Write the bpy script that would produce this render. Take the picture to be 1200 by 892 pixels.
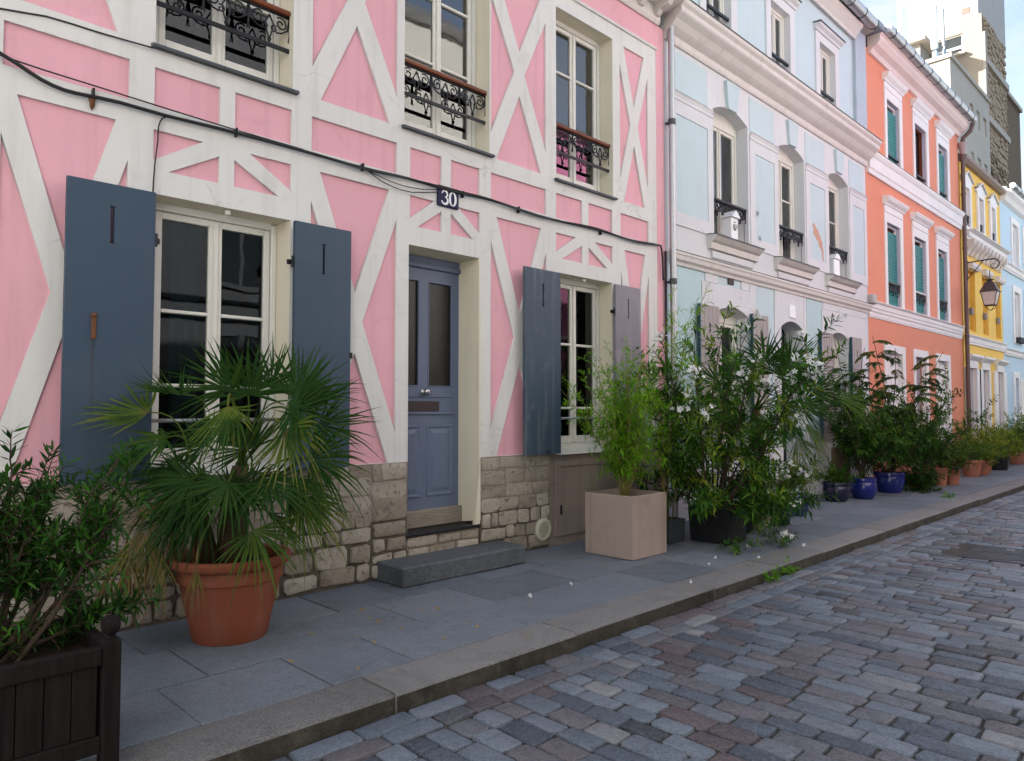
import bpy, bmesh, math, random
import numpy as np
from mathutils import Vector, Matrix
from mathutils.geometry import delaunay_2d_cdt
random.seed(7); RNG = np.random.default_rng(11)
R = math.radians
for o in list(bpy.data.objects): bpy.data.objects.remove(o)
SC = bpy.context.scene; COL = SC.collection

# ------------------------------------------------------------------ camera
PITCH = math.atan(34/850.); YAW = math.atan(862*math.cos(PITCH)/850.)     # YAW: from the street axis (+X) towards the facades (+Y)
CAM_LOC = Vector((0, -5.4, 1.5))
fh = Vector((math.cos(YAW), math.sin(YAW), 0)); rt = Vector((math.sin(YAW), -math.cos(YAW), 0))
fw = fh*math.cos(PITCH) + Vector((0, 0, math.sin(PITCH))); upv = rt.cross(fw)
cd = bpy.data.cameras.new('camera'); cd.sensor_width = 36; cd.lens = 850/1200*36; cd.clip_end = 2000; cd.clip_start = .05
cam = bpy.data.objects.new('camera', cd); COL.objects.link(cam); SC.camera = cam
cam.matrix_world = Matrix(((rt.x, upv.x, -fw.x, CAM_LOC.x), (rt.y, upv.y, -fw.y, CAM_LOC.y), (rt.z, upv.z, -fw.z, CAM_LOC.z), (0, 0, 0, 1)))
def to_px(x, y, z):
    d = Vector((x, y, z)) - CAM_LOC; k = d.dot(fw)
    if k < .1: return None
    return 600 + 850*d.dot(rt)/k, 446 - 850*d.dot(upv)/k

# ------------------------------------------------------------------ sky, sun, exposure
SUN_DIR = Vector((-.55, .66, .43)).normalized()          # towards the sun: behind the terrace, down the street behind the camera
SUN_EL = math.asin(SUN_DIR.z); SUN_AZ = math.atan2(SUN_DIR.x, SUN_DIR.y)
W = bpy.data.worlds.new('World'); SC.world = W; W.use_nodes = True
nt = W.node_tree; N = nt.nodes; L = nt.links; N.clear()
sky = N.new('ShaderNodeTexSky'); sky.sky_type = 'NISHITA'; sky.sun_disc = False
sky.sun_elevation = SUN_EL; sky.sun_rotation = SUN_AZ; sky.air_density = 1.0; sky.dust_density = 2.8; sky.ozone_density = 1.0
tc = N.new('ShaderNodeTexCoord'); mp = N.new('ShaderNodeMapping'); mp.inputs['Scale'].default_value = (1.4, 1.4, 3.2)
cn = N.new('ShaderNodeTexNoise'); cn.inputs['Scale'].default_value = 1.6; cn.inputs['Detail'].default_value = 7; cn.inputs['Roughness'].default_value = .62; cn.inputs['Distortion'].default_value = .4
cr = N.new('ShaderNodeValToRGB'); cr.color_ramp.elements[0].position = .36; cr.color_ramp.elements[1].position = .66
mx = N.new('ShaderNodeMix'); mx.data_type = 'RGBA'; mx.inputs['B'].default_value = (2.9, 2.95, 3.1, 1)
bg = N.new('ShaderNodeBackground'); bg.inputs['Strength'].default_value = .115; wo = N.new('ShaderNodeOutputWorld')
cm = N.new('ShaderNodeMath'); cm.operation = 'MULTIPLY'; cm.inputs[1].default_value = .75
L.new(tc.outputs['Generated'], mp.inputs['Vector']); L.new(mp.outputs[0], cn.inputs['Vector']); L.new(cn.outputs['Fac'], cr.inputs['Fac'])
L.new(cr.outputs['Color'], cm.inputs[0]); L.new(cm.outputs[0], mx.inputs['Factor']); L.new(sky.outputs[0], mx.inputs['A']); L.new(mx.outputs['Result'], bg.inputs['Color']); L.new(bg.outputs[0], wo.inputs['Surface'])
sl = bpy.data.lights.new('sun', 'SUN'); sl.energy = 5.0; sl.angle = R(.53); sl.color = (1, .975, .94)
sun = bpy.data.objects.new('sun', sl); COL.objects.link(sun); sun.location = (-8, 12, 20)
sun.rotation_euler = SUN_DIR.to_track_quat('Z', 'Y').to_euler()
SC.view_settings.view_transform = 'Standard'; SC.view_settings.look = 'None'; SC.view_settings.gamma = 1; SC.view_settings.use_curve_mapping = False
SC.view_settings.exposure = 1.84

# ------------------------------------------------------------------ materials
MATS = {}
def nodes_of(name):
    m = bpy.data.materials.new(name); m.use_nodes = True; MATS[name] = m
    t = m.node_tree; b = t.nodes['Principled BSDF']; return m, t, b
def ramp(t, stops, interp='LINEAR'):
    r = t.nodes.new('ShaderNodeValToRGB'); e = r.color_ramp; e.interpolation = interp
    while len(e.elements) < len(stops): e.elements.new(.5)
    for el, (p, c) in zip(e.elements, stops): el.position = p; el.color = (*c, 1) if len(c) == 3 else c
    return r
def noise(t, vec, scale, detail=4, rough=.55, dist=0.):
    n = t.nodes.new('ShaderNodeTexNoise'); n.inputs['Scale'].default_value = scale; n.inputs['Detail'].default_value = detail
    n.inputs['Roughness'].default_value = rough; n.inputs['Distortion'].default_value = dist
    if vec is not None: t.links.new(vec, n.inputs['Vector'])
    return n
def mapping(t, vec, sc, loc=(0, 0, 0)):
    m = t.nodes.new('ShaderNodeMapping'); m.inputs['Scale'].default_value = sc; m.inputs['Location'].default_value = loc; t.links.new(vec, m.inputs['Vector']); return m.outputs[0]
def mixc(t, f, a, b, mode='MIX'):
    m = t.nodes.new('ShaderNodeMix'); m.data_type = 'RGBA'; m.blend_type = mode
    for k, v in (('Factor', f), ('A', a), ('B', b)):
        if hasattr(v, 'is_linked') or hasattr(v, 'links'): t.links.new(v, m.inputs[k])
        else:
            m.inputs[k].default_value = v if k == 'Factor' else (*v, 1)
    return m.outputs['Result']
def bump(t, b, h, strength, dist=.01, prev=None):
    n = t.nodes.new('ShaderNodeBump'); n.inputs['Strength'].default_value = strength; n.inputs['Distance'].default_value = dist
    t.links.new(h, n.inputs['Height'])
    if prev is not None: t.links.new(prev, n.inputs['Normal'])
    t.links.new(n.outputs[0], b.inputs['Normal']); return n.outputs[0]
def pos(t): return t.nodes.new('ShaderNodeNewGeometry').outputs['Position']
def val_ramp(t, src, a, b, lo=0., hi=1.):
    m = t.nodes.new('ShaderNodeMapRange'); m.inputs[1].default_value = a; m.inputs[2].default_value = b; m.inputs[3].default_value = lo; m.inputs[4].default_value = hi
    t.links.new(src, m.inputs[0]); return m.outputs[0]

def paint(name, col, rough=.65, dirt=(.35, .32, .27), dirt_amt=.16, streak=.12, grain=.25, fade=.1, crack=0.):
    """painted render / wood: base colour with faded patches, soft run-down streaks, specks of dirt and a fine plaster grain"""
    m, t, b = nodes_of(name); p = pos(t)
    n1 = noise(t, p, .9, 5, .6, .3); n2 = noise(t, mapping(t, p, (9, 9, .55)), 1., 4, .6); n3 = noise(t, p, 42, 3, .6); n4 = noise(t, p, 3.3, 6, .65, .6)
    light = tuple(min(1, c*(1+fade)+.012) for c in col); dark = tuple(c*(1-fade) for c in col)
    c = mixc(t, n1.outputs['Fac'], dark, light)
    c = mixc(t, val_ramp(t, n2.outputs['Fac'], .52, .82, 0, streak), c, dirt)
    c = mixc(t, val_ramp(t, n4.outputs['Fac'], .56, .8, 0, dirt_amt), c, dirt)
    if crack:
        v = t.nodes.new('ShaderNodeTexVoronoi'); v.feature = 'DISTANCE_TO_EDGE'; v.inputs['Scale'].default_value = .75
        wv = t.nodes.new('ShaderNodeVectorMath'); wv.operation = 'ADD'; ws = t.nodes.new('ShaderNodeVectorMath'); ws.operation = 'SCALE'; ws.inputs['Scale'].default_value = .5
        t.links.new(noise(t, p, 2.2, 5).outputs['Color'], ws.inputs[0]); t.links.new(p, wv.inputs[0]); t.links.new(ws.outputs[0], wv.inputs[1]); t.links.new(wv.outputs[0], v.inputs['Vector'])
        lm = t.nodes.new('ShaderNodeMath'); lm.operation = 'MULTIPLY'
        t.links.new(val_ramp(t, v.outputs['Distance'], .0, .006, crack, 0), lm.inputs[0]); t.links.new(val_ramp(t, n1.outputs['Fac'], .5, .6), lm.inputs[1])
        c = mixc(t, lm.outputs[0], c, tuple(k*.35 for k in col))
    t.links.new(c, b.inputs['Base Color']); b.inputs['Roughness'].default_value = rough; b.inputs['Specular IOR Level'].default_value = .25
    h = t.nodes.new('ShaderNodeMath'); h.operation = 'ADD'; t.links.new(n3.outputs['Fac'], h.inputs[0]); t.links.new(n4.outputs['Fac'], h.inputs[1])
    bump(t, b, h.outputs[0], grain, .004); return m
CREAM = paint('cream_render', (.70, .685, .655), crack=.35, streak=.32, dirt_amt=.26)
PINK = paint('pink_render', (.77, .40, .455), fade=.11, dirt=(.48, .25, .29), streak=.42, dirt_amt=.36)
REVEAL = paint('ivory_reveal', (.70, .64, .50), dirt_amt=.2, dirt=(.42, .36, .26), streak=.2)
SHUT = paint('blue_grey_shutter_paint', (.046, .075, .112), rough=.42, dirt=(.16, .17, .18), grain=.12, fade=.10)
SHUT2 = paint('worn_blue_grey_shutter_paint', (.048, .076, .108), rough=.45, dirt=(.30, .29, .30), dirt_amt=.45, streak=.5, grain=.14)
SHUT3 = paint('sun_faded_shutter_paint', (.24, .215, .245), rough=.5, dirt=(.42, .38, .40), dirt_amt=.5, streak=.6, grain=.14, fade=.2)
DOORP = paint('blue_door_paint', (.120, .150, .225), rough=.38, dirt=(.2, .2, .22), grain=.08, fade=.06, streak=.06, dirt_amt=.08)
FRAMEW = paint('white_window_paint', (.72, .70, .64), rough=.4, dirt_amt=.12, grain=.06, streak=.1)
BLUEW = paint('pale_blue_render', (.515, .625, .655), fade=.04, dirt_amt=.12)
BLUEG = paint('aqua_render', (.46, .61, .63), fade=.06, dirt_amt=.14)
GREYW = paint('grey_white_render', (.645, .65, .66), dirt_amt=.12, streak=.12, crack=.3)
STONEW = paint('pale_stone_trim', (.66, .62, .585), dirt=(.30, .26, .22), dirt_amt=.28, streak=.28, grain=.4)
ORANGE = paint('orange_render', (.72, .255, .148), fade=.09, dirt=(.6, .3, .2))
WHITE = paint('white_trim', (.80, .785, .765), dirt_amt=.14, streak=.12)
YELLOW = paint('yellow_render', (.82, .52, .085), fade=.06, dirt=(.6, .4, .1))
DYELLOW = paint('ochre_shutter', (.68, .33, .02), rough=.45, fade=.06, dirt=(.5, .3, .08))
SKYB = paint('light_blue_render', (.47, .63, .74), fade=.05)
BLUED = paint('blue_door', (.10, .26, .52), rough=.4, fade=.05)
TEAL = paint('teal_blind', (.015, .20, .19), rough=.5, fade=.1)
GREYSH = paint('grey_shutter', (.36, .32, .31), rough=.55, dirt_amt=.3, streak=.3)
DTEAL = paint('dark_teal_paint', (.02, .07, .10), rough=.4)
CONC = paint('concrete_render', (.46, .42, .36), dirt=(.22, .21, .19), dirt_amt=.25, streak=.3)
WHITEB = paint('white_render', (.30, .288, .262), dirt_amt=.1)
OPPC = paint('opposite_cream', (.64, .635, .60)); OPPG = paint('opposite_grey', (.10, .105, .115)); OPPP = paint('opposite_pink', (.62, .22, .38)); OPPB = paint('opposite_blue', (.36, .44, .55))
HATCH = paint('hatch_paint', (.26, .205, .175), rough=.55, dirt=(.10, .08, .07), dirt_amt=.5, streak=.5, grain=.3, fade=.2)

def metal(name, col, rough, metallic=1., var=.25):
    m, t, b = nodes_of(name); p = pos(t); n = noise(t, p, 9, 5, .6)
    c = mixc(t, n.outputs['Fac'], tuple(k*(1-var) for k in col), tuple(min(1, k*(1+var)) for k in col)); t.links.new(c, b.inputs['Base Color'])
    b.inputs['Metallic'].default_value = metallic
    t.links.new(val_ramp(t, n.outputs['Fac'], .3, .7, rough*.8, min(1, rough*1.25)), b.inputs['Roughness']); return m
ZINC = metal('zinc', (.46, .47, .48), .42, .85); LEADG = metal('dark_zinc_edge', (.075, .08, .085), .5, .4); IRON = metal('black_iron', (.018, .019, .022), .45, .5)
CHROME = metal('polished_steel', (.42, .42, .43), .3); RUST = metal('rusty_iron', (.17, .07, .03), .8, .2, .5); BROWNP = metal('brown_painted_pipe', (.13, .085, .075), .5, .2)
CABLE = metal('black_cable', (.012, .012, .013), .55, 0.); WIREM = metal('grey_steel_bar', (.33, .34, .37), .35, .8)
COVER = metal('cast_iron_cover', (.035, .035, .045), .5, .5)

def glass(nm='window_glass', ior=1.55):
    m, t, b = nodes_of(nm); t.nodes.remove(b); out = t.nodes['Material Output']
    fr = t.nodes.new('ShaderNodeFresnel'); fr.inputs['IOR'].default_value = ior
    tr = t.nodes.new('ShaderNodeBsdfTransparent'); tr.inputs['Color'].default_value = (.80, .84, .84, 1); gl = t.nodes.new('ShaderNodeBsdfGlossy'); gl.inputs['Roughness'].default_value = .004
    n = noise(t, pos(t), 2.6, 2, .5); bp = t.nodes.new('ShaderNodeBump'); bp.inputs['Strength'].default_value = .02; bp.inputs['Distance'].default_value = .05
    t.links.new(n.outputs['Fac'], bp.inputs['Height']); t.links.new(bp.outputs[0], gl.inputs['Normal'])
    mxs = t.nodes.new('ShaderNodeMixShader'); t.links.new(fr.outputs[0], mxs.inputs[0]); t.links.new(tr.outputs[0], mxs.inputs[1]); t.links.new(gl.outputs[0], mxs.inputs[2]); t.links.new(mxs.outputs[0], out.inputs[0]); return m
GLASS = glass(); COATED = glass('coated_double_glazing', 2.3)
def plain(name, col, rough=.6, spec=.4, var=.15, scale=8., bmp=.1):
    m, t, b = nodes_of(name); p = pos(t); n = noise(t, p, scale, 5, .6)
    t.links.new(mixc(t, n.outputs['Fac'], tuple(k*(1-var) for k in col), tuple(min(1, k*(1+var)) for k in col)), b.inputs['Base Color']); b.inputs['Roughness'].default_value = rough; b.inputs['Specular IOR Level'].default_value = spec
    if bmp: bump(t, b, n.outputs['Fac'], bmp, .01)
    return m
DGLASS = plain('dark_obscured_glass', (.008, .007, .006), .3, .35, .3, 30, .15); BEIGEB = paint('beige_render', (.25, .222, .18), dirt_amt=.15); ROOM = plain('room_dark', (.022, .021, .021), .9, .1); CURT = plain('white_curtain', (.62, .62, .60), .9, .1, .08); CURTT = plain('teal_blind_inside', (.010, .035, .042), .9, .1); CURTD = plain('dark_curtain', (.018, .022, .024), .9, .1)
CURTB = plain('blue_grey_curtain', (.20, .25, .28), .9, .1); NAVY = plain('navy_enamel', (.007, .009, .055), .4, .15, .1); WHITEE = plain('white_enamel', (.8, .8, .8), .3, .5, .03)
def wood(name, a, b_, rough=.6, scale=(2, 30, 2), bmp=.3):
    m, t, b = nodes_of(name); p = pos(t); n = noise(t, mapping(t, p, scale), 1.5, 6, .65, .5)
    t.links.new(ramp(t, ((.3, a), (.7, b_))).outputs[0], b.inputs['Base Color']); t.links.new(n.outputs['Fac'], t.nodes['Color Ramp'].inputs['Fac']); b.inputs['Roughness'].default_value = rough; b.inputs['Specular IOR Level'].default_value = .2
    bump(t, b, n.outputs['Fac'], bmp, .006); return m
RAILW = wood('varnished_handrail', (.10, .028, .012), (.22, .062, .026), .35, (2, 40, 40), .1)
PLANKW = wood('dark_weathered_plank', (.004, .003, .0028), (.017, .012, .011), .85, (26, 26, 1.4), .5)
BARK = wood('bark', (.03, .02, .015), (.09, .065, .045), .85, (30, 30, 6), .6); CANE = wood('bamboo_cane', (.16, .12, .035), (.30, .25, .08), .5, (20, 20, 6), .2)
FIBRE = wood('palm_trunk_fibre', (.03, .018, .010), (.12, .075, .04), .9, (60, 60, 10), .9)
SOIL = plain('potting_soil', (.022, .016, .012), .95, .1, .5, 40, .8)

def stone_mat(name, stops, pit=.5, speck=0., rough=.85, dark=(.05, .04, .03), rnd=True, pitscale=22, blotch=0.):
    m, t, b = nodes_of(name); p = pos(t)
    oi = t.nodes.new('ShaderNodeObjectInfo'); n1 = noise(t, p, 7, 6, .65, .4); n2 = noise(t, p, pitscale, 4, .7); n3 = noise(t, p, 95, 2, .7)
    f = t.nodes.new('ShaderNodeMath'); f.operation = 'MULTIPLY_ADD'; f.inputs[1].default_value = .55; t.links.new(oi.outputs['Random'], f.inputs[0])
    g = t.nodes.new('ShaderNodeMath'); g.operation = 'MULTIPLY'; g.inputs[1].default_value = .55; t.links.new(n1.outputs['Fac'], g.inputs[0]); t.links.new(g.outputs[0], f.inputs[2])
    rr = ramp(t, stops); t.links.new(f.outputs[0] if rnd else n1.outputs['Fac'], rr.inputs['Fac']); c = rr.outputs[0]
    c = mixc(t, val_ramp(t, n2.outputs['Fac'], .60, .72, 0, .75*pit), c, dark)
    if speck: c = mixc(t, val_ramp(t, n3.outputs['Fac'], .45, .62, 0, speck), c, tuple(min(1, k*1.9+.05) for k in stops[-1][1])); c = mixc(t, val_ramp(t, n3.outputs['Fac'], .55, .35, 0, speck*.8), c, dark)
    if blotch:
        c = mixc(t, val_ramp(t, noise(t, p, 1.7, 6, .7, .8).outputs['Fac'], .5, .68, 0, blotch), c, tuple(k*.45 for k in stops[0][1])); c = mixc(t, val_ramp(t, noise(t, p, 4.5, 5, .7, 1.2).outputs['Fac'], .56, .72, 0, blotch*.8), c, tuple(min(1, k*1.25) for k in stops[-1][1]))
    t.links.new(c, b.inputs['Base Color']); b.inputs['Roughness'].default_value = rough; b.inputs['Specular IOR Level'].default_value = .3
    h = t.nodes.new('ShaderNodeMath'); h.operation = 'SUBTRACT'; t.links.new(n1.outputs['Fac'], h.inputs[0]); t.links.new(val_ramp(t, n2.outputs['Fac'], .55, .75), h.inputs[1])
    bump(t, b, h.outputs[0], .3+.5*pit, .02); return m
LIME = stone_mat('limestone_block', ((.15, (.22, .18, .138)), (.5, (.33, .28, .222)), (.85, (.45, .40, .33))), .9, 0.)
MORTAR = stone_mat('old_mortar', ((.2, (.20, .165, .13)), (.8, (.34, .29, .235))), .6, 0., rnd=False)
MORTARD = stone_mat('dark_mortar', ((.2, (.06, .049, .038)), (.8, (.17, .14, .11))), .6, 0., rnd=False)
SLAB = stone_mat('granite_paving', ((.15, (.104, .121, .146)), (.5, (.134, .153, .181)), (.85, (.178, .199, .230))), .3, .2, .6, rnd=True, pitscale=6, blotch=.25)
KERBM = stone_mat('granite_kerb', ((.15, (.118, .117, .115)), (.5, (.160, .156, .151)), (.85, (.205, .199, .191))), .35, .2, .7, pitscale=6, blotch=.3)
STEPM = stone_mat('bluestone_step', ((.2, (.062, .07, .08)), (.8, (.11, .12, .135))), .25, .25, .65, rnd=False, blotch=.5)
RUBBLE = stone_mat('rubble_stone', ((.15, (.10, .07, .045)), (.5, (.25, .185, .125)), (.85, (.46, .37, .27))), .5, 0., .9)
GRIT = stone_mat('joint_grit', ((.2, (.016, .014, .012)), (.5, (.040, .036, .030)), (.8, (.095, .086, .074))), .6, .3, .95, dark=(.012, .011, .010), rnd=False, pitscale=9, blotch=.6)
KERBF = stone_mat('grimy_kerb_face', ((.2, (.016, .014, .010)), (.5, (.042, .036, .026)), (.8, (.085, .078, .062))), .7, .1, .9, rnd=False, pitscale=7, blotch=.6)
GRITP = stone_mat('pavement_joint', ((.2, (.02, .018, .016)), (.8, (.05, .045, .04))), .4, 0., .95, rnd=False)
def setts_mat():
    m, t, b = nodes_of('cobble_setts'); p = pos(t); at = t.nodes.new('ShaderNodeAttribute'); at.attribute_name = 'tint'
    r1 = ramp(t, ((0, (.048, .066, .094)), (.18, (.098, .126, .165)), (.36, (.175, .210, .256)), (.5, (.128, .128, .148)), (.62, (.140, .124, .138)), (.74, (.076, .062, .072)), (.82, (.138, .092, .092)), (.88, (.030, .036, .050)), (1, (.30, .305, .32))), 'LINEAR')
    t.links.new(at.outputs['Fac'], r1.inputs['Fac']); n1 = noise(t, p, 14, 5, .65, .3); n2 = noise(t, p, 75, 3, .8)
    c = mixc(t, .55, r1.outputs[0], mixc(t, n1.outputs['Fac'], (.05, .055, .06), (.26, .27, .30)), 'MULTIPLY'); c = mixc(t, .35, r1.outputs[0], c)
    sp = t.nodes.new('ShaderNodeMath'); sp.operation = 'MULTIPLY'; t.links.new(val_ramp(t, n2.outputs['Fac'], .47, .58, 0, 1), sp.inputs[0]); t.links.new(val_ramp(t, at.outputs['Fac'], .9, 1, .30, .8), sp.inputs[1])
    c = mixc(t, sp.outputs[0], r1.outputs[0], (.24, .245, .26)); c = mixc(t, val_ramp(t, n2.outputs['Fac'], .5, .38, 0, .45), c, (.02, .021, .025)); c = mixc(t, val_ramp(t, n1.outputs['Fac'], .5, .75, 0, .4), c, (.045, .042, .042))
    t.links.new(c, b.inputs['Base Color']); t.links.new(val_ramp(t, n1.outputs['Fac'], .3, .7, .40, .68), b.inputs['Roughness']); b.inputs['Specular IOR Level'].default_value = .5
    h = t.nodes.new('ShaderNodeMath'); h.operation = 'ADD'; t.links.new(n1.outputs['Fac'], h.inputs[0]); t.links.new(n2.outputs['Fac'], h.inputs[1]); bump(t, b, h.outputs[0], .5, .012); return m
SETTS = setts_mat()
TERRA = paint('terracotta', (.235, .062, .027), rough=.7, dirt=(.30, .20, .15), dirt_amt=.4, streak=.3, grain=.25, fade=.18); PENTH = paint('penthouse_white_render', (.46, .45, .43), dirt_amt=.1); TERRA2 = plain('weathered_terracotta', (.36, .15, .09), .75, .25, .3, 6, .2)  # PENTH: the penthouse's own even off-white base colour
BEIGEP = paint('rose_beige_fibre_cement', (.385, .30, .255), rough=.75, dirt=(.20, .15, .125), dirt_amt=.55, streak=.45, grain=.45, fade=.14)
BLACKP = plain('black_planter', (.010, .010, .011), .55, .4, .3, 9); BLUEGL = plain('cobalt_glaze', (.012, .02, .155), .14, .6, .25, 5, .05); NAVYGL = plain('navy_glaze', (.010, .012, .035), .2, .5, .3, 5, .05)
PALEPOT = plain('lichened_pale_pot', (.34, .33, .28), .8, .3, .35, 9, .3); GREYPOT = plain('grey_stone_trough', (.05, .055, .06), .85, .3, .3, 9, .3)

def leaf_mat(name, stops, trans=.28, rough=.55, spec=.18):
    m, t, b = nodes_of(name); out = t.nodes['Material Output']; at = t.nodes.new('ShaderNodeAttribute'); at.attribute_name = 'tint'
    r1 = ramp(t, stops); t.links.new(at.outputs['Fac'], r1.inputs['Fac']); n = noise(t, pos(t), 30, 3, .6)
    c = mixc(t, val_ramp(t, n.outputs['Fac'], .3, .7, 0, .3), r1.outputs[0], tuple(k*.7 for k in stops[0][1]))
    t.links.new(c, b.inputs['Base Color']); b.inputs['Roughness'].default_value = rough; b.inputs['Specular IOR Level'].default_value = spec
    tl = t.nodes.new('ShaderNodeBsdfTranslucent'); t.links.new(mixc(t, 1., c, (1.5, 1.7, .7), 'MULTIPLY'), tl.inputs['Color'])
    ms = t.nodes.new('ShaderNodeMixShader'); ms.inputs[0].default_value = trans; t.links.new(b.outputs[0], ms.inputs[1]); t.links.new(tl.outputs[0], ms.inputs[2]); t.links.new(ms.outputs[0], out.inputs[0]); return m
PALML = leaf_mat('fan_palm_leaf', ((0, (.007, .026, .005)), (.35, (.024, .075, .010)), (.6, (.11, .165, .02)), (.72, (.20, .20, .045)), (.85, (.24, .15, .06)), (1, (.20, .15, .095))), .22, .6, .15)
OLEAL = leaf_mat('oleander_leaf', ((0, (.010, .040, .006)), (.5, (.034, .115, .012)), (.85, (.085, .20, .018)), (1, (.26, .32, .03))), .22)
BAMBL = leaf_mat('bamboo_leaf', ((0, (.050, .150, .006)), (.5, (.115, .31, .010)), (1, (.25, .46, .03))), .35)
YELL = leaf_mat('yellow_green_leaf', ((0, (.05, .10, .012)), (.5, (.13, .20, .02)), (1, (.30, .31, .035))), .3)
DARKL = leaf_mat('dark_green_leaf', ((0, (.012, .042, .006)), (.5, (.036, .105, .010)), (1, (.10, .20, .018))), .22)
ASHL = leaf_mat('pinnate_leaf', ((0, (.022, .042, .016)), (.5, (.036, .078, .018)), (.8, (.07, .11, .025)), (1, (.12, .10, .03))), .25)
PETAL = leaf_mat('white_petal', ((0, (.74, .74, .70)), (1, (.86, .86, .86))), .0, .7); LITTER = leaf_mat('dry_leaf', ((0, (.30, .20, .05)), (1, (.42, .27, .07))), .1, .7)

# ------------------------------------------------------------------ builders
WLOC = {}
def link(name, data, parent=None, label=None, cat=None, group=None, kind=None, loc=None):
    o = bpy.data.objects.new(name, data); COL.objects.link(o)
    if parent is not None: o.parent = parent; WLOC[o.name] = WLOC[parent.name]
    else: o.location = loc or (0, 0, 0); WLOC[o.name] = Vector(loc or (0, 0, 0))
    for k, v in (('label', label), ('category', cat), ('group', group), ('kind', kind)):
        if v: o[k] = v
    return o
def thing(name, label, cat, loc, group=None): return link(name, None, None, label, cat, group, None, loc)
class MB:
    """collects shapes in world coordinates, then becomes ONE mesh object"""
    def __init__(s): s.v = []; s.f = []; s.t = None
    def add(s, vs, fs):
        b = len(s.v); s.v += [tuple(p) for p in vs]; s.f += [tuple(b+i for i in f) for f in fs]; return s
    def box(s, x0, x1, y0, y1, z0, z1, c=0.):
        if x0 > x1: x0, x1 = x1, x0
        if y0 > y1: y0, y1 = y1, y0
        if z0 > z1: z0, z1 = z1, z0
        if c <= 0: return s.add([(x, y, z) for z in (z0, z1) for y in (y0, y1) for x in (x0, x1)], [(0, 2, 3, 1), (4, 5, 7, 6), (0, 1, 5, 4), (2, 6, 7, 3), (0, 4, 6, 2), (1, 3, 7, 5)])
        c = min(c, (x1-x0)*.45, (y1-y0)*.45, (z1-z0)*.45); X = (x0, x1); Y = (y0, y1); Z = (z0, z1); vs = []; ix = {}
        for i in (0, 1):
            for j in (0, 1):
                for k in (0, 1):
                    sx, sy, sz = 1-2*i, 1-2*j, 1-2*k
                    for a, p in (('x', (X[i], Y[j]+sy*c, Z[k]+sz*c)), ('y', (X[i]+sx*c, Y[j], Z[k]+sz*c)), ('z', (X[i]+sx*c, Y[j]+sy*c, Z[k]))):
                        ix[i, j, k, a] = len(vs); vs.append(p)
        q = lambda *ks: tuple(ix[k] for k in ks); fs = []
        for i in (0, 1):
            a = q((i, 0, 0, 'x'), (i, 1, 0, 'x'), (i, 1, 1, 'x'), (i, 0, 1, 'x')); fs.append(a if i else a[::-1])
            a = q((0, i, 0, 'y'), (1, i, 0, 'y'), (1, i, 1, 'y'), (0, i, 1, 'y')); fs.append(a[::-1] if i else a)
            a = q((0, 0, i, 'z'), (1, 0, i, 'z'), (1, 1, i, 'z'), (0, 1, i, 'z')); fs.append(a if i else a[::-1])
        for i in (0, 1):
            for j in (0, 1):
                fs.append(q((i, j, 0, 'x'), (i, j, 0, 'y'), (i, j, 1, 'y'), (i, j, 1, 'x'))); fs.append(q((i, 0, j, 'x'), (i, 0, j, 'z'), (i, 1, j, 'z'), (i, 1, j, 'x'))); fs.append(q((0, i, j, 'y'), (0, i, j, 'z'), (1, i, j, 'z'), (1, i, j, 'y')))
                for k in (0, 1): fs.append(q((i, j, k, 'x'), (i, j, k, 'y'), (i, j, k, 'z')))
        s.fix = True; return s.add(vs, fs)
    def prof(s, pr, x0, x1):
        """closed (y, z) profile run along X"""
        n = len(pr); s.fix = True
        return s.add([(x, y, z) for x in (x0, x1) for y, z in pr], [(i, (i+1) % n, n+(i+1) % n, n+i) for i in range(n)] + [tuple(range(n))[::-1], tuple(range(n, 2*n))])
    def poly(s, pl, y0, y1):
        """closed (x, z) outline from y0 to y1"""
        n = len(pl); s.fix = True
        return s.add([(x, y, z) for y in (y0, y1) for x, z in pl], [(i, (i+1) % n, n+(i+1) % n, n+i) for i in range(n)] + [tuple(range(n))[::-1], tuple(range(n, 2*n))])
    def tube(s, pts, r, n=6, cap=True):
        P = [Vector(p) for p in pts]; m = len(P); rr = r if hasattr(r, '__len__') else [r]*m; b = len(s.v); prev = None
        for i in range(m):
            d = (P[min(i+1, m-1)] - P[max(i-1, 0)]); d = d.normalized() if d.length > 1e-9 else Vector((0, 0, 1))
            if prev is None: prev = d.orthogonal().normalized()
            u = prev - d*prev.dot(d); u = u.normalized() if u.length > 1e-6 else d.orthogonal().normalized(); prev = u; w = d.cross(u)
            for k in range(n):
                a = 2*math.pi*k/n; s.v.append(tuple(P[i] + (u*math.cos(a) + w*math.sin(a))*rr[i]))
        for i in range(m-1):
            for k in range(n): s.f.append((b+i*n+k, b+i*n+(k+1) % n, b+(i+1)*n+(k+1) % n, b+(i+1)*n+k))
        if cap: s.f.append(tuple(b+k for k in range(n))[::-1]); s.f.append(tuple(b+(m-1)*n+k for k in range(n)))
        return s
    def lathe(s, cx, cy, pr, n=24, sq=1.):
        b = len(s.v); m = len(pr)
        for r, z in pr:
            for k in range(n): a = 2*math.pi*k/n; s.v.append((cx+r*math.cos(a), cy+r*sq*math.sin(a), z))
        for i in range(m-1):
            for k in range(n): s.f.append((b+i*n+k, b+i*n+(k+1) % n, b+(i+1)*n+(k+1) % n, b+(i+1)*n+k))
        s.f.append(tuple(b+k for k in range(n))[::-1]); s.f.append(tuple(b+(m-1)*n+k for k in range(n))); return s
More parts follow.
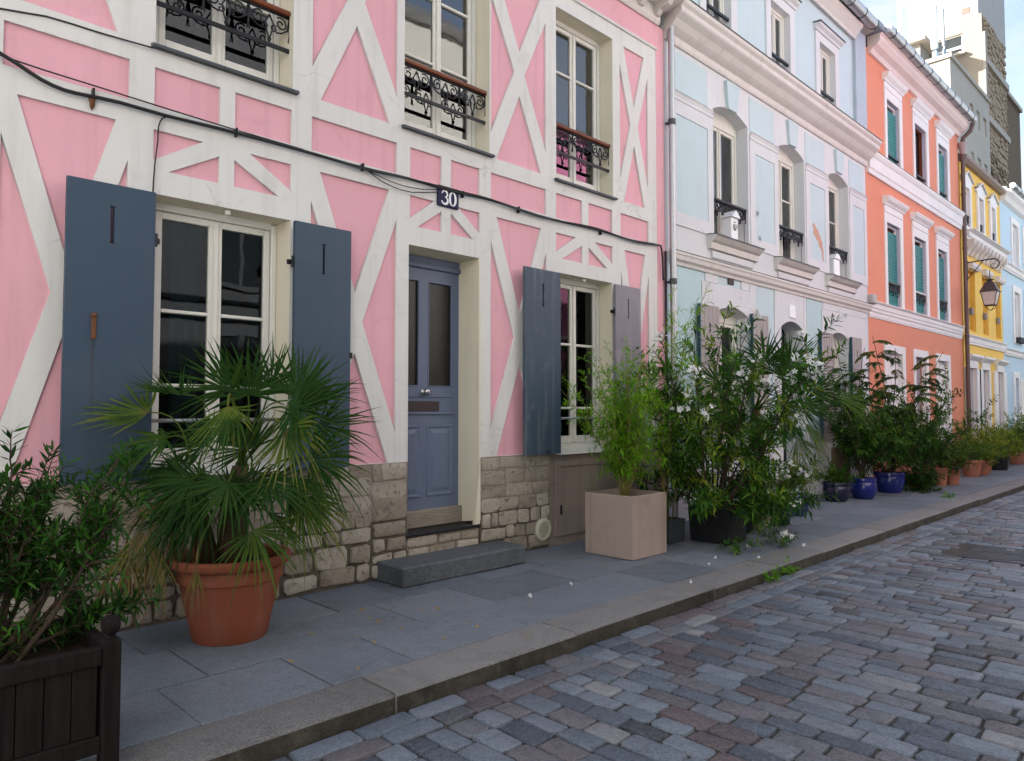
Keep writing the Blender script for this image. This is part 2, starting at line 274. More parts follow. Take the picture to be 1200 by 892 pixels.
    def build(s, name, mat, parent=None, smooth=False, tint=None, **kw):
        w = WLOC[parent.name] if parent is not None else Vector(kw.get('loc') or (0, 0, 0))
        me = bpy.data.meshes.new(name); me.from_pydata([(x-w.x, y-w.y, z-w.z) for x, y, z in s.v], [], s.f)
        if getattr(s, 'fix', False):
            bm = bmesh.new(); bm.from_mesh(me); bmesh.ops.recalc_face_normals(bm, faces=bm.faces); bm.to_mesh(me); bm.free()
        if tint is not None:
            at = me.attributes.new('tint', 'FLOAT', 'POINT'); at.data.foreach_set('value', np.full(len(me.vertices), tint, np.float32) if np.isscalar(tint) else np.asarray(tint, np.float32))
        me.materials.append(mat)
        if smooth: me.shade_smooth() if smooth is True else me.set_sharp_from_angle(angle=smooth)
        if smooth and smooth is not True: me.polygons.foreach_set('use_smooth', [True]*len(me.polygons)); me.set_sharp_from_angle(angle=smooth)
        return link(name, me, parent, **kw)
def npmesh(name, V, F, mat, parent=None, tint=None, smooth=False, **kw):
    """numpy verts (n,3) and faces (m,k) -> mesh object"""
    w = WLOC[parent.name] if parent is not None else Vector(kw.get('loc') or (0, 0, 0)); V = np.asarray(V, np.float32) - np.array(w, np.float32); F = np.asarray(F, np.int32)
    me = bpy.data.meshes.new(name); me.vertices.add(len(V)); me.vertices.foreach_set('co', V.ravel()); k = F.shape[1]
    me.loops.add(F.size); me.loops.foreach_set('vertex_index', F.ravel()); me.polygons.add(len(F)); me.polygons.foreach_set('loop_start', np.arange(0, F.size, k, dtype=np.int32)); me.polygons.foreach_set('loop_total', np.full(len(F), k, np.int32))
    if tint is not None: at = me.attributes.new('tint', 'FLOAT', 'POINT'); at.data.foreach_set('value', np.asarray(tint, np.float32))
    me.update(calc_edges=True); me.materials.append(mat)
    if smooth: me.polygons.foreach_set('use_smooth', np.ones(len(F), bool))
    return link(name, me, parent, **kw)
def plate(name, outer, holes, y0, y1, mat, parent, **kw):
    """flat (x, z) wall from y0 (front) to y1 with real openings"""
    vs = []; loops = []
    for pl in [outer] + holes:
        b = len(vs); vs += [Vector(p) for p in pl]; loops.append([(b+i, b+(i+1) % len(pl)) for i in range(len(pl))])
    area = lambda pl: sum(pl[i][0]*pl[(i+1) % len(pl)][1] - pl[(i+1) % len(pl)][0]*pl[i][1] for i in range(len(pl)))
    faces = []; b = 0
    for pl in [outer] + holes:
        ids = list(range(b, b+len(pl))); faces.append(ids if area(pl) > 0 else ids[::-1]); b += len(pl)
    ov, oe, of, *_ = delaunay_2d_cdt(vs, [e for l in loops for e in l], faces, 5, 1e-5)
    m = MB(); m.fix = False; m.add([(p.x, y0, p.y) for p in ov], [tuple(f) for f in of])
    n = len(m.v)
    for pl in [outer] + holes:
        k = len(pl); m.add([(x, y, z) for y in (y0, y1) for x, z in pl], [(i, (i+1) % k, k+(i+1) % k, k+i) for i in range(k)])
    o = m.build(name, mat, parent, **kw); bm = bmesh.new(); bm.from_mesh(o.data); bmesh.ops.remove_doubles(bm, verts=bm.verts, dist=1e-4)
    bmesh.ops.recalc_face_normals(bm, faces=bm.faces); bm.faces.ensure_lookup_table()
    ff = [f for f in bm.faces if abs(f.normal.y) > .9]
    if ff and sum(f.normal.y*f.calc_area() for f in ff) > 0: bmesh.ops.reverse_faces(bm, faces=bm.faces)
    bm.to_mesh(o.data); bm.free(); return o
def rect(x0, x1, z0, z1): return [(x0, z0), (x1, z0), (x1, z1), (x0, z1)]
def arch(x0, x1, z0, z1, h, n=8):
    """opening with a shallow arched head rising h above z1"""
    return [(x0, z0), (x1, z0)] + [(x1+(x0-x1)*i/n, z1 + h*(1-(2*i/n-1)**2)) for i in range(n+1)]
def copy_tree(o, parent=None, off=None):
    c = o.copy(); COL.objects.link(c); c.parent = parent
    if off is not None: c.location = o.location + Vector(off)
    for ch in o.children: copy_tree(ch, c)
    return c

# ------------------------------------------------------------------ ground, road, pavement
MB().add([(-300, -300, -.40), (600, -300, -.40), (600, 500, -.40), (-300, 500, -.40)], [(0, 1, 2, 3)]).build('ground', GRIT, kind='structure')
ROAD = MB().box(-6, 60, -5.75, -2.16, -.36, -.117).build('road', GRIT, kind='structure')
def sett(x0, x1, y0, y1, z, rnd):
    """worn sett: eight-sided outline, rounded shoulders, slightly domed top"""
    j = lambda a: rnd.uniform(-a, a); c = rnd.uniform(.006, .018); o = []
    zt = z + j(.004); tx, ty = j(.004), j(.004)
    o = [(x0+c+j(.003), y0+j(.005)), (x1-c+j(.003), y0+j(.005)), (x1+j(.003), y0+c), (x1+j(.003), y1-c), (x1-c, y1+j(.005)), (x0+c, y1+j(.005)), (x0+j(.003), y1-c), (x0+j(.003), y0+c)]
    cx, cy = (x0+x1)/2, (y0+y1)/2; hx, hy = (x1-x0)/2, (y1-y0)/2; vs = []
    for k, (dz, ins) in enumerate(((-.06, -.002), (-.006, 0), (-.0015, .0035), (0., .008))):
        for x, y in o:
            fx = 1-ins/hx; fy = 1-ins/hy; X = cx+(x-cx)*fx; Y = cy+(y-cy)*fy
            vs.append((X, Y, zt+dz + (tx*(X-cx)/hx + ty*(Y-cy)/hy if k else 0)))
    vs.append((cx, cy, zt+.002)); fs = [(k*8+i, k*8+(i+1) % 8, k*8+8+(i+1) % 8, k*8+8+i) for k in range(3) for i in range(8)] + [(24+i, 24+(i+1) % 8, 32) for i in range(8)]
    return vs, fs
MAN = (9.08, 10.02, -3.78, -3.12)                      # the cover in the roadway
rs = random.Random(3); stones = []
for ya, yb in ((-2.345, -2.206), (-2.485, -2.347)):      # two courses laid along the kerb
    x = -2.5 + rs.uniform(0, .2)
    while x < 34: ln = rs.uniform(.2, .36); g = rs.uniform(.006, .011); stones.append((x+g, x+ln-g, ya+g*.7, yb-g*.7, -.1)); x += ln
x = -2.5
while x < 34:
    wd = rs.uniform(.135, .162); y = -2.487 - rs.uniform(0, .01) ; first = True
    sk = rs.uniform(-.006, .006)
    while y > -5.7:
        ln = rs.uniform(.20, .34) if not first else rs.uniform(.12, .3); first = False; y2 = max(y-ln, -5.72)
        if y - y2 > .07 and not (x+wd > MAN[0]-.01 and x < MAN[1]+.01 and y > MAN[2]-.01 and y2 < MAN[3]+.01):
            g = rs.uniform(.006, .0105); z = -.1 + .003*math.sin(x*1.7+y*2.3)
            stones.append((x+g, x+wd-g, y2+g, y-g, z))
        y = y2
    x += wd
MIXT = [.0, .04, .08, .12, .16, .2, .22, .26, .28, .3, .32, .34, .36, .38, .42, .46, .48, .5, .52, .56, .6, .64, .68, .72, .78, .86, .9, .97]
def seen(s):
    p = to_px((s[0]+s[1])/2, (s[2]+s[3])/2, -.1); return p is not None and -25 < p[0] < 1225 and p[1] < 915
order = sorted(range(len(stones)), key=lambda i: (not seen(stones[i]), (Vector(((stones[i][0]+stones[i][1])/2, (stones[i][2]+stones[i][3])/2, -.1))-CAM_LOC).length))
allm = MB(); tints = []
for rank, i in enumerate(order):
    vs, fs = sett(*stones[i], rs); t = rs.choice(MIXT) + rs.uniform(-.02, .02); t = min(1, max(0, t)); t = t if t < .95 or rs.random() < .8 else .3
    if rank < 300: MB().add(vs, fs).build('sett', SETTS, ROAD, smooth=True, tint=t)
    else: allm.add(vs, fs); tints += [t]*len(vs)
allm.build('setts', SETTS, ROAD, smooth=True, tint=tints, kind='stuff')
mc = thing('manhole_cover', 'flat dark cast iron service cover set in the cobbled roadway', 'manhole cover', (9.55, -3.45, -.1))
MB().box(MAN[0], MAN[1], MAN[2], MAN[3], -.13, -.099, .006).build('plate', COVER, mc)
m = MB()
for k in range(40): a0, a1 = 2*math.pi*k/40, 2*math.pi*(k+1)/40; m.tube([(9.4+.23*math.cos(a0), -3.45+.23*math.sin(a0), -.098), (9.4+.23*math.cos(a1), -3.45+.23*math.sin(a1), -.0985)], .0025, 4)
m.build('ring', COVER, mc); MB().box(9.86, 9.9, -3.5, -3.42, -.099, -.093, .002).build('lifting_hole', CHROME, mc)

PAVE = MB().box(-6, 60, -1.86, .4, -.36, -.030).build('pavement', GRITP, kind='structure')
rp = random.Random(9); rows = [(-.62, .02), (-1.24, -.62), (-1.855, -1.24)]
for q, (ya, yb) in enumerate(rows):
    x = -4 + q*.37
    while x < 34:
        ln = rp.choice((.58, .7, .82, .95)) + rp.uniform(-.05, .05); g = .004
        z = rp.uniform(-.004, .004)
        MB().box(x+g, x+ln-g, ya+g, yb-g, -.08, z, .0025).build('slab', SLAB, PAVE); x += ln
MB().box(34, 60, -1.86, 0, -.08, 0).build('slab', SLAB, PAVE)
KERB = MB().box(-6, 60, -2.17, -1.865, -.36, -.02).build('kerb', GRITP, kind='structure'); x = -4.3
while x < 34:
    ln = rp.uniform(1.0, 1.9); dz = rp.uniform(-.004, .004); dy = rp.uniform(-.006, .006); c = .028
    pr = [(-1.862, -.22), (-1.862, -.004+dz), (-1.866, dz), (-2.168+dy, -.002+dz), (-2.184+dy, -.007+dz), (-2.193+dy, -.020+dz), (-2.200+dy, -.22)]
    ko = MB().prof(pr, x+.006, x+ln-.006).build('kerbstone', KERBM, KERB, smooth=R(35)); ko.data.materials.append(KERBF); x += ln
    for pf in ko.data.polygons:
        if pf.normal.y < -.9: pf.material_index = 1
MB().prof([(-1.862, -.22), (-1.862, 0), (-2.18, 0), (-2.2, -.22)], 34, 60).build('kerbstone', KERBM, KERB)
MB().box(-20, 60, -5.85, -5.75, -.36, -.03).box(-20, 60, -7.8, -5.855, -.36, -.02).build('far_pavement', SLAB, kind='structure')

# ------------------------------------------------------------------ parts shared by the houses
def casement(house, x0, x1, z0, z1, y, fm=FRAMEW, rows=(.5,), curtain=None, leaves=2, rise=0., sash=.05, fr=.045, gl=None):
    """French casement: frame > sash leaves, glazing bars, panes, sill board, curtain"""
    m = MB()
    m.box(x0, x0+fr, y-.035, y+.05, z0, z1+rise, .006).box(x1-fr, x1, y-.035, y+.05, z0, z1+rise, .006).box(x0+fr, x1-fr, y-.033, y+.05, z1-fr, z1+rise+.03, .005).box(x0+fr, x1-fr, y-.033, y+.05, z0, z0+fr, .005)
    w = m.build('window', fm, house)
    xi0, xi1, zi0, zi1 = x0+fr+.003, x1-fr-.003, z0+fr+.003, z1-fr-.003; wd = (xi1-xi0)/leaves
    for k in range(leaves):
        a, b = xi0+k*wd+.0015, xi0+(k+1)*wd-.0015; m = MB()
        m.box(a, a+sash, y-.02, y+.03, zi0, zi1, .006).box(b-sash, b, y-.02, y+.03, zi0, zi1, .006).box(a+sash, b-sash, y-.018, y+.03, zi1-sash, zi1, .005).box(a+sash, b-sash, y-.018, y+.03, zi0, zi0+sash*1.7, .005)
        m.build('sash', fm, w)
        zs = [zi0+sash*1.7] + [zi0+(zi1-zi0)*r for r in rows] + [zi1-sash]
        for r in rows:
            zz = zi0+(zi1-zi0)*r; MB().box(a+sash, b-sash, y-.024, y+.028, zz-.013, zz+.013, .005).build('glazing_bar', fm, w)
        for q in range(len(zs)-1):
            MB().box(a+sash-.004, b-sash+.004, y+.004, y+.009, zs[q]+(.012 if q else -.004), zs[q+1]-(.012 if q < len(zs)-2 else -.004)).build('pane', gl or (COATED if z0 > 3 else GLASS), w)
    if leaves == 2: xm = (xi0+xi1)/2; MB().box(xm-.02, xm+.02, y-.038, y-.021, zi0+.01, zi1-.01, .008).build('meeting_stile', fm, w)
    if curtain: drape(w, curtain, x0+.05, x1-.05, z0+.1, z1-.06, y+.12)
    if curtain and curtain[0] is CURTT: drape(w, (CURT, .50, .60), x0+.05, x1-.05, z0+.1, z1-.06, y+.14); drape(w, (CURT, .0, .07), x0+.05, x1-.05, z0+.1, z1-.06, y+.14)
    return w
def drape(w, spec, x0, x1, z0, z1, y, nm='curtain'):
    mat, a, b = spec[:3]; xa, xb = x0+(x1-x0)*a, x0+(x1-x0)*b; n = max(10, int((xb-xa)*50)); vs = []
    for i in range(n+1):
        xx = xa+(xb-xa)*i/n; yy = y+.02*math.sin(i*1.25)+.008*math.sin(i*.47+1)
        vs += [(xx, yy, z0), (xx, yy, z1)]
    MB().add(vs, [(2*i, 2*i+1, 2*i+3, 2*i+2) for i in range(n)]).build(nm, mat, w, smooth=True)
def spiral(cx, cz, r0, r1, a0, turns, y, n=16): return [(cx+(r0+(r1-r0)*i/n)*math.cos(a0+turns*2*math.pi*i/n), y, cz+(r0+(r1-r0)*i/n)*math.sin(a0+turns*2*math.pi*i/n)) for i in range(n+1)]
def guard(house, x0, x1, zt, y, h=.30, bar=True, rail=RAILW, detail=3, low=.30):
    """window guard: handrail > cast scrollwork valance, lower bar"""
    g = MB().box(x0, x1, y-.028, y+.028, zt-.032, zt+.012, .009).build('window_guard', rail, house)
    m = MB(); w = (x1-x0)/detail; t = .0072 if h > .2 else .010
    m.box(x0, x1, y-.009, y+.009, zt-.05, zt-.034)
    for k in range(detail):
        a = x0+w*k; c = a+w/2; zt2 = zt-.05
        for s in (-1, 1):
            m.tube(spiral(c+s*w*.28, zt2-h*.27, .012, h*.23, 0 if s > 0 else math.pi, 1.35*s, y, 18), t, 5)
            m.tube([(c, y, zt2-h*.08), (c+s*w*.10, y, zt2-h*.36), (c+s*w*.06, y, zt2-h*.62), (c+s*w*.015, y, zt2-h*.82)], [t*1.1, t, t, t*.8], 5)
            m.tube(spiral(c+s*w*.12, zt2-h*.5, .01, h*.13, math.pi/2, -1.1*s, y, 12), t*.9, 5)
            m.tube([(c+s*w*.49, y, zt2), (c+s*w*.44, y, zt2-h*.4), (c+s*w*.30, y, zt2-h*.56), (c+s*w*.16, y, zt2-h*.60)], t, 5)
            m.tube([(c+s*w*.49, y, zt2), (c+s*w*.5, y, zt2-h*.5), (c+s*w*.47, y, zt2-h*.8)], [t*1.2, t, t*.7], 5)
        m.lathe(c, y, [(.003, zt2-h), (.014, zt2-h*.93), (.018, zt2-h*.87), (.008, zt2-h*.8)], 8)
    m.build('scrollwork', IRON, g, smooth=True)
    if bar: MB().box(x0, x1, y-.008, y+.008, zt-low-.036, zt-low, .003).build('lower_bar', IRON, g)
    return g
def shutter(house, x0, x1, z0, z1, mat, slot=True, hinge_right=True, y=-.10, th=.035, club=False):
    xm = (x0+x1)/2; holes = []
    if slot: holes = [[(xm-.018, z1-.40), (xm+.018, z1-.40), (xm+.012, z1-.385), (xm+.012, z1-.165), (xm+.018, z1-.15), (xm-.018, z1-.15), (xm-.012, z1-.165), (xm-.012, z1-.385)]]
    if club: holes = [[(xm, z1-.42), (xm+.03, z1-.36), (xm+.012, z1-.33), (xm+.03, z1-.29), (xm, z1-.22), (xm-.03, z1-.29), (xm-.012, z1-.33), (xm-.03, z1-.36)]]
    s = plate('shutter', rect(x0, x1, z0, z1), holes, y, y+th, mat, house)
    w = (x1-x0)/4
    hx = x1 if hinge_right else x0; sg = 1 if hinge_right else -1
    for zz in (z0+.28, z1-.33):
        MB().box(hx-.02*sg, hx+.045*sg, y+th, y+th+.02, zz-.02, zz+.02, .004).tube([(hx+.012*sg, y+th*.4, zz-.045), (hx+.012*sg, y+th*.4, zz+.045)], .011, 8).build('hinge', IRON, s)
    return s
def body(house, x0, x1, ztop, zr, depth=5., wall=CREAM, roofm=ZINC, over=.3, y0=.9):
    MB().box(x0+.002, x1-.002, y0, depth, -.2, ztop-.02).build('inner_wall', ROOM, house)
    MB().prof([(-over, ztop+.02), (-over, ztop+.07), (depth*.55, zr), (depth, zr-.3), (depth, ztop-.02), (.0, ztop-.02)], x0+.001, x1-.001).build('roof', roofm, house)
    MB().box(x0+.002, x0+.25, .353, y0-.002, -.2, ztop-.03).box(x1-.25, x1-.002, .353, y0-.002, -.2, ztop-.03).build('party_wall', wall, house)

# ------------------------------------------------------------------ the pink half-timbered house
H = thing('pink_house', 'pink house with cream half-timbering and blue-grey shutters, number 30', 'house', (3, 0, 0))
X0, X1 = -4.0, 8.2
bays = [(-2.93, -2.2), (-.99, -.20), (.86, 1.59), (2.99, 3.85), (5.025, 5.86), (7.22, 7.82)]            # braced bays
opens = [(-2.02, -1.16), (-.03, .68), (1.755, 2.81), (4.0, 4.87), (6.025, 7.055)]                        # bays over and under the openings
panels = []
def xbay(x0, x1, zt, zb, vt, vap, lt, lm, lb, bap, a=.08):
    xc = (x0+x1)/2; h = .075
    panels.extend([[(x0+a, zt), (x1-a, zt), (xc, vap)], [(x0, lt), (xc-h, lm), (x0, lb)], [(x1, lt), (x1, lb), (xc+h, lm)], [(x0+a, zb), (xc, bap), (x1-a, zb)]])
for x0, x1 in bays:
    xbay(x0, x1, 3.49, 1.025, 0, 2.51, 3.23, 2.26, 1.29, 1.99); panels.append(rect(x0, x1, 3.655, 3.94))
    xbay(x0, x1, 6.08, 4.10, 0, 5.345, 5.83, 5.11, 4.36, 4.87)
for x0, x1 in opens:
    xm = (x0+x1)/2; d = .058; w = x1-x0
    panels += [rect(x0, xm-d, 3.655, 3.94), rect(xm+d, x1, 3.655, 3.94)]
    panels += [[(x0, 3.49), (x0, 3.27), (x0+w*.33, 3.49)], [(x0+w*.10, 3.205), (xm-d, 3.205), (xm-d, 3.41)], [(xm+d, 3.205), (x1-w*.10, 3.205), (xm+d, 3.41)], [(x1-w*.33, 3.49), (x1, 3.27), (x1, 3.49)]]
wopen = [rect(1.76, 2.81, 1.05, 3.03), rect(6.03, 7.05, 1.03, 3.04), rect(1.755, 2.815, 4.10, 6.09), rect(3.93, 5.005, 4.12, 6.09), rect(6.03, 7.075, 4.10, 6.09), rect(-2.0, -1.18, 1.05, 3.03), rect(-2.0, -1.18, 4.1, 6.09), rect(-.05, .70, 4.1, 6.09)]
door = rect(3.99, 4.86, .33, 3.025); ddoor = rect(-.03, .68, .33, 3.025)
plate('timber_frame', [(X0, 1.022), (3.99, 1.022), (3.99, 3.025), (4.86, 3.025), (4.86, 1.022), (8.012, 1.022), (8.012, 6.29), (X0, 6.29)], panels + wopen + [rect(-.03, .68, 1.03, 3.025)], 0., .035, CREAM, H)
for pl in panels:
    cx = sum(p[0] for p in pl)/len(pl); cz = sum(p[1] for p in pl)/len(pl)
    MB().poly([(x+(.012 if x > cx else -.012), z+(.012 if z > cz else -.012)) for x, z in pl], .024, .034).build('panel', PINK, H)
plate('wall', [(X0, 1.021), (3.99, 1.021), (3.99, 3.025), (4.86, 3.025), (4.86, 1.021), (X1, 1.021), (X1, 6.66), (X0, 6.66)], wopen + [rect(-.03, .68, 1.03, 3.025)], .036, .35, CREAM, H)
MB().box(8.016, X1, -.0, .034, 0.02, 6.62).box(X0, 8.014, -.0, .034, 6.294, 6.62).build('pink_band', PINK, H)
MB().prof([(0.03, 6.272), (-.022, 6.275), (-.03, 6.30), (-.012, 6.312), (.03, 6.312)], X0, 8.018).build('frieze_moulding', CREAM, H)
MB().prof([(.03, 6.62), (-.03, 6.62), (-.05, 6.66), (-.05, 6.83), (.03, 6.83)], X0, 8.06).build('frieze', STONEW, H)
MB().prof([(.1, 6.83), (-.08, 6.83), (-.34, 6.90), (-.38, 6.92), (-.38, 6.98), (-.43, 7.03), (-.45, 7.09), (.1, 7.13)], X0, 8.2).build('cornice', STONEW, H)
x = 8.0
while x > -3.6: MB().prof([(-.05, 6.70), (-.09, 6.70), (-.14, 6.75), (-.26, 6.78), (-.30, 6.83), (-.30, 6.88), (-.05, 6.88)], x-.09, x+.0).build('modillion', STONEW, H); x -= .36
body(H, X0, X1, 7.1, 9.6, wall=CREAM)
# reveals and windows
def reveal(x0, x1, z0, z1, y=.20, mat=REVEAL, slope=.0, sill=True, splay=.03):
    t = .012
    MB().prof([(.004, z1-.002), (y, z1-.002), (y, z1-t)], x0+.001, x1-.001).build('lintel_soffit', mat, H)
    for xa, s in ((x0, 1), (x1, -1)):
        MB().add([(xa+s*.001, .004, z0), (xa+s*splay, y, z0), (xa+s*splay, y, z1-.003), (xa+s*.001, .004, z1-.003), (xa-s*.01, y, z0), (xa-s*.01, y, z1-.003)], [(0, 1, 2, 3), (0, 4, 1), (3, 2, 5)]).build('reveal', mat, H)
for k, (x0, x1, z0, z1, cur, rows) in enumerate(((1.76, 2.81, 1.05, 3.03, (CURTT, .18, .44), (.30, .60)), (6.03, 7.05, 1.03, 3.04, (CURTD, .45, 1.), (.22, .62)),
        (1.755, 2.815, 4.10, 6.09, None, (.32, .64)), (3.93, 5.005, 4.12, 6.09, (CURT, .0, .32), (.40, .76)), (6.03, 7.075, 4.10, 6.09, (CURT, .0, .35), (.36, .70)), (-2.0, -1.18, 1.05, 3.03, None, (.5,)), (-2, -1.18, 4.1, 6.09, None, (.5,)), (-.05, .70, 4.1, 6.09, None, (.5,)), (-.03, .68, 1.03, 3.025, None, (.5,)))):
    reveal(x0, x1, z0, z1); w = casement(H, x0+.03, x1-.03, z0+.03, z1-.02, .21, rows=rows, curtain=cur)
    up = z0 > 3
    MB().prof([(.24, z0+.045), (.0, z0+.004), (-.045, z0-.006), (-.05, z0-.03), (.0, z0-.03), (.24, z0-.012)], x0-.03 if up else x0+.002, x1+.035 if up else x1-.002).build('sill', LEADG if up else FRAMEW, w)
    if up: guard(H, x0+.004, x1-.004, z0+.66, .06, h=.25, low=.30)
    else:
        MB().tube([(x0+.002, .09, z0+.37), (x1-.002, .09, z0+.37)], .014, 8).build('safety_bar', WIREM, w, smooth=True)
    if not up:
        MB().lathe((x0+x1)/2+.03, .05, [(.004, z1-.045), (.018, z1-.042), (.024, z1-.03), (.022, z1-.006)], 10).build('shutter_stop', FRAMEW, w, smooth=True)
    MB().box(x0+.09, x0+.42, .168, .176, z1-.062, z1-.048).build('vent_slot', FRAMEW, w)
# shutters
RSTAIN, t_, b_ = nodes_of('rust_stain'); b_.inputs['Base Color'].default_value = (.14, .06, .02, 1); b_.inputs['Roughness'].default_value = .8
t_.links.new(val_ramp(t_, noise(t_, mapping(t_, pos(t_), (60, 60, 3)), 1., 4).outputs['Fac'], .45, .8, 0, .45), b_.inputs['Alpha'])
for x0, x1, mt, hr in ((1.205, 1.745, SHUT, True), (2.80, 3.315, SHUT, False), (5.425, 5.985, SHUT2, True), (6.985, 7.495, SHUT3, False)):
    s = shutter(H, x0, x1, 1.02, 3.01, mt, True, hr)
    lx = x1-.52 if hr else x0+.5; lx = x0+.16 if hr else x1-.005
    if x0 < 2: MB().box(x0+.155, x0+.185, -.113, -.10, 1.96, 2.12, .006).lathe(x0+.17, -.11, [(.004, 2.105), (.018, 2.11), (.018, 2.128), (.004, 2.134)], 8).build('latch', RUST, s); MB().add([(x0+.158, -.1012, 1.30), (x0+.18, -.1012, 1.30), (x0+.184, -.1012, 1.955), (x0+.156, -.1012, 1.955)], [(0, 1, 2, 3)]).build('rust_stain', RSTAIN, s)
    elif not hr: MB().box(x1-.012, x1+.022, -.105, -.06, 1.93, 1.98, .004).build('latch', IRON, s)
    if hr: MB().box((x0+x1)/2+.05, (x0+x1)/2+.09, -.112, -.10, 1.035, 1.06, .004).build('shutter_dog', IRON, s)
# stone base with individual blocks
def block(x0, x1, z0, z1, y, rnd, proud):
    j = lambda a: rnd.uniform(-a, a); c = min(x1-x0, z1-z0)*rnd.uniform(.07, .2); jj = .010
    o = [(x0+c+j(jj), z0+j(jj)), (x1-c+j(jj), z0+j(jj)), (x1+j(.008), z0+c+j(jj)), (x1+j(.008), z1-c+j(jj)), (x1-c+j(jj), z1+j(jj)), (x0+c+j(jj), z1+j(jj)), (x0+j(.008), z1-c+j(jj)), (x0+j(.008), z0+c+j(jj))]
    cx, cz = (x0+x1)/2, (z0+z1)/2; vs = []
    for dy, f in ((.05, 1.0), (0., 1.0), (-proud*.8, .955), (-proud, .86)):
        for x, z in o: vs.append((cx+(x-cx)*f, y+dy+j(.003), cz+(z-cz)*f))
    vs.append((cx+j(.02), y-proud*1.05, cz)); fs = [(k*8+i, k*8+(i+1) % 8, k*8+8+(i+1) % 8, k*8+8+i) for k in range(3) for i in range(8)] + [(24+i, 24+(i+1) % 8, 32) for i in range(8)]
    m = MB(); m.add(vs, [f[::-1] for f in fs]); m.fix = True; return m
def masonry(parent, x0, x1, z0, z1, y, rnd, rows, low=True):
    zs = [z0]; 
    for h in rows: zs.append(zs[-1]+h)
    f = (z1-z0)/(zs[-1]-z0); zs = [z0+(z-z0)*f for z in zs]
    for k in range(len(zs)-1):
        x = x0+.002
        while x < x1-.02:
            ln = rnd.choice((rnd.uniform(.10, .18), rnd.uniform(.16, .28), rnd.uniform(.24, .38))); 
            if x1-(x+ln) < .13: ln = x1-x-.004
            g = rnd.uniform(.006, .016) if low else rnd.uniform(.001, .006)
            block(x+g, x+ln-g, zs[k]+g, zs[k+1]-g+rnd.uniform(-.012, .012)*(k < len(zs)-2), y, rnd, rnd.uniform(.008, .026) if low else rnd.uniform(.003, .011)).build('stone', LIME, parent, smooth=R(50)); x += ln
rb = random.Random(21)
for xa, xb, cut in ((X0, 3.985, None), (4.89, 5.90, None)):
    B = MB().box(xa, xb, .0, .34, .52, 1.02).build('stone_base', MORTAR, H); B2 = MB().box(xa, xb, .004, .34, -.1, .519).build('stone_base', MORTARD, H)
    x = max(xa, -.4)
    while x < xb-.01:
        wd = rb.uniform(.45, .85); wd = xb-x if xb-x-wd < .35 else wd; zm = rb.uniform(.46, .58)
        masonry(B2, x, x+wd, .015, zm, .0, rb, [rb.uniform(.13, .22) for _ in range(rb.choice((3, 3, 4)))], True); masonry(B, x, x+wd, zm, 1.018, -.001, rb, [rb.uniform(.13, .22) for _ in range(rb.choice((3, 4)))], False); x += wd
MB().box(5.90, 8.2, .004, .34, -.1, 1.018).build('plain_base', HATCH, H)
# door bay: stone courses under the sill, recess, blue panelled door
B = MB().box(3.988, 4.888, .03, .34, -.1, .33).build('stone_base', MORTAR, H)
masonry(B, 3.99, 4.886, .15, .325, .022, rb, (.085, .09), True)
MB().box(3.97, 4.875, -.01, .32, .332, .362, .008).build('threshold', IRON, H)
MB().box(4.02, 4.84, .215, .40, .364, .53, .01).build('wooden_riser', wood('worn_oak_riser', (.18, .15, .12), (.32, .28, .225), .8, (3, 3, 40), .6), H)
MB().add([(4.858, -.004, .40), (4.858, -.004, 3.02), (4.825, .27, 3.02), (4.825, .27, .364), (4.885, -.004, .40), (4.885, -.004, 1.03), (4.885, .27, .364), (4.885, .27, 3.02), (4.885, .001, 3.02)], [(0, 3, 2, 1), (0, 1, 8, 4), (4, 6, 3, 0)]).build('reveal', REVEAL, H)
MB().add([(3.992, .004, .364), (3.992, .004, 3.02), (4.02, .27, 3.02), (4.02, .27, .364)], [(0, 1, 2, 3)]).build('reveal', REVEAL, H)
MB().prof([(.004, 3.022), (.3, 3.022), (.3, 3.005)], 3.992, 4.858).build('lintel_soffit', REVEAL, H)
MB().add([(4.80, -.012, .364), (4.872, -.012, .364), (4.872, -.012, 1.02), (4.825, -.012, .55), (4.80, .02, .364), (4.872, .02, .364), (4.872, .02, 1.02), (4.825, .02, .55)], [(0, 1, 2, 3), (0, 3, 7, 4), (3, 2, 6, 7), (0, 4, 5, 1), (1, 5, 6, 2)]).build('jamb_foot', REVEAL, H)
dx0, dx1, dz0, dz1, dy = 4.02, 4.835, .53, 2.885, .27
D = plate('door', rect(dx0, dx1, dz0, dz1), [rect(4.115, 4.318, 1.725, 2.77), rect(4.425, 4.735, 1.725, 2.77)], dy, dy+.045, DOORP, H)
MB().box(dx0-.02, dx1+.02, dy-.03, dy+.06, 2.889, 2.935, .01).box(dx0-.02, dx1+.02, dy-.012, dy+.06, 2.937, 3.004).build('door_head', DOORP, H)
for xa, xb in ((4.115, 4.318), (4.425, 4.735)):
    MB().box(xa-.004, xb+.004, dy+.02, dy+.027, 1.72, 2.775).build('pane', DGLASS, D)
    for r in ((xa, xa+.012, 1.725, 2.77), (xb-.012, xb, 1.725, 2.77), (xa+.012, xb-.012, 2.758, 2.77), (xa+.012, xb-.012, 1.725, 1.737)): MB().box(r[0], r[1], dy-.008, dy+.019, r[2], r[3], .003).build('bead', DOORP, D)
    drape(D, (CURTD, 0, 1), xa-.02, xb+.02, 1.70, 2.8, dy+.085)
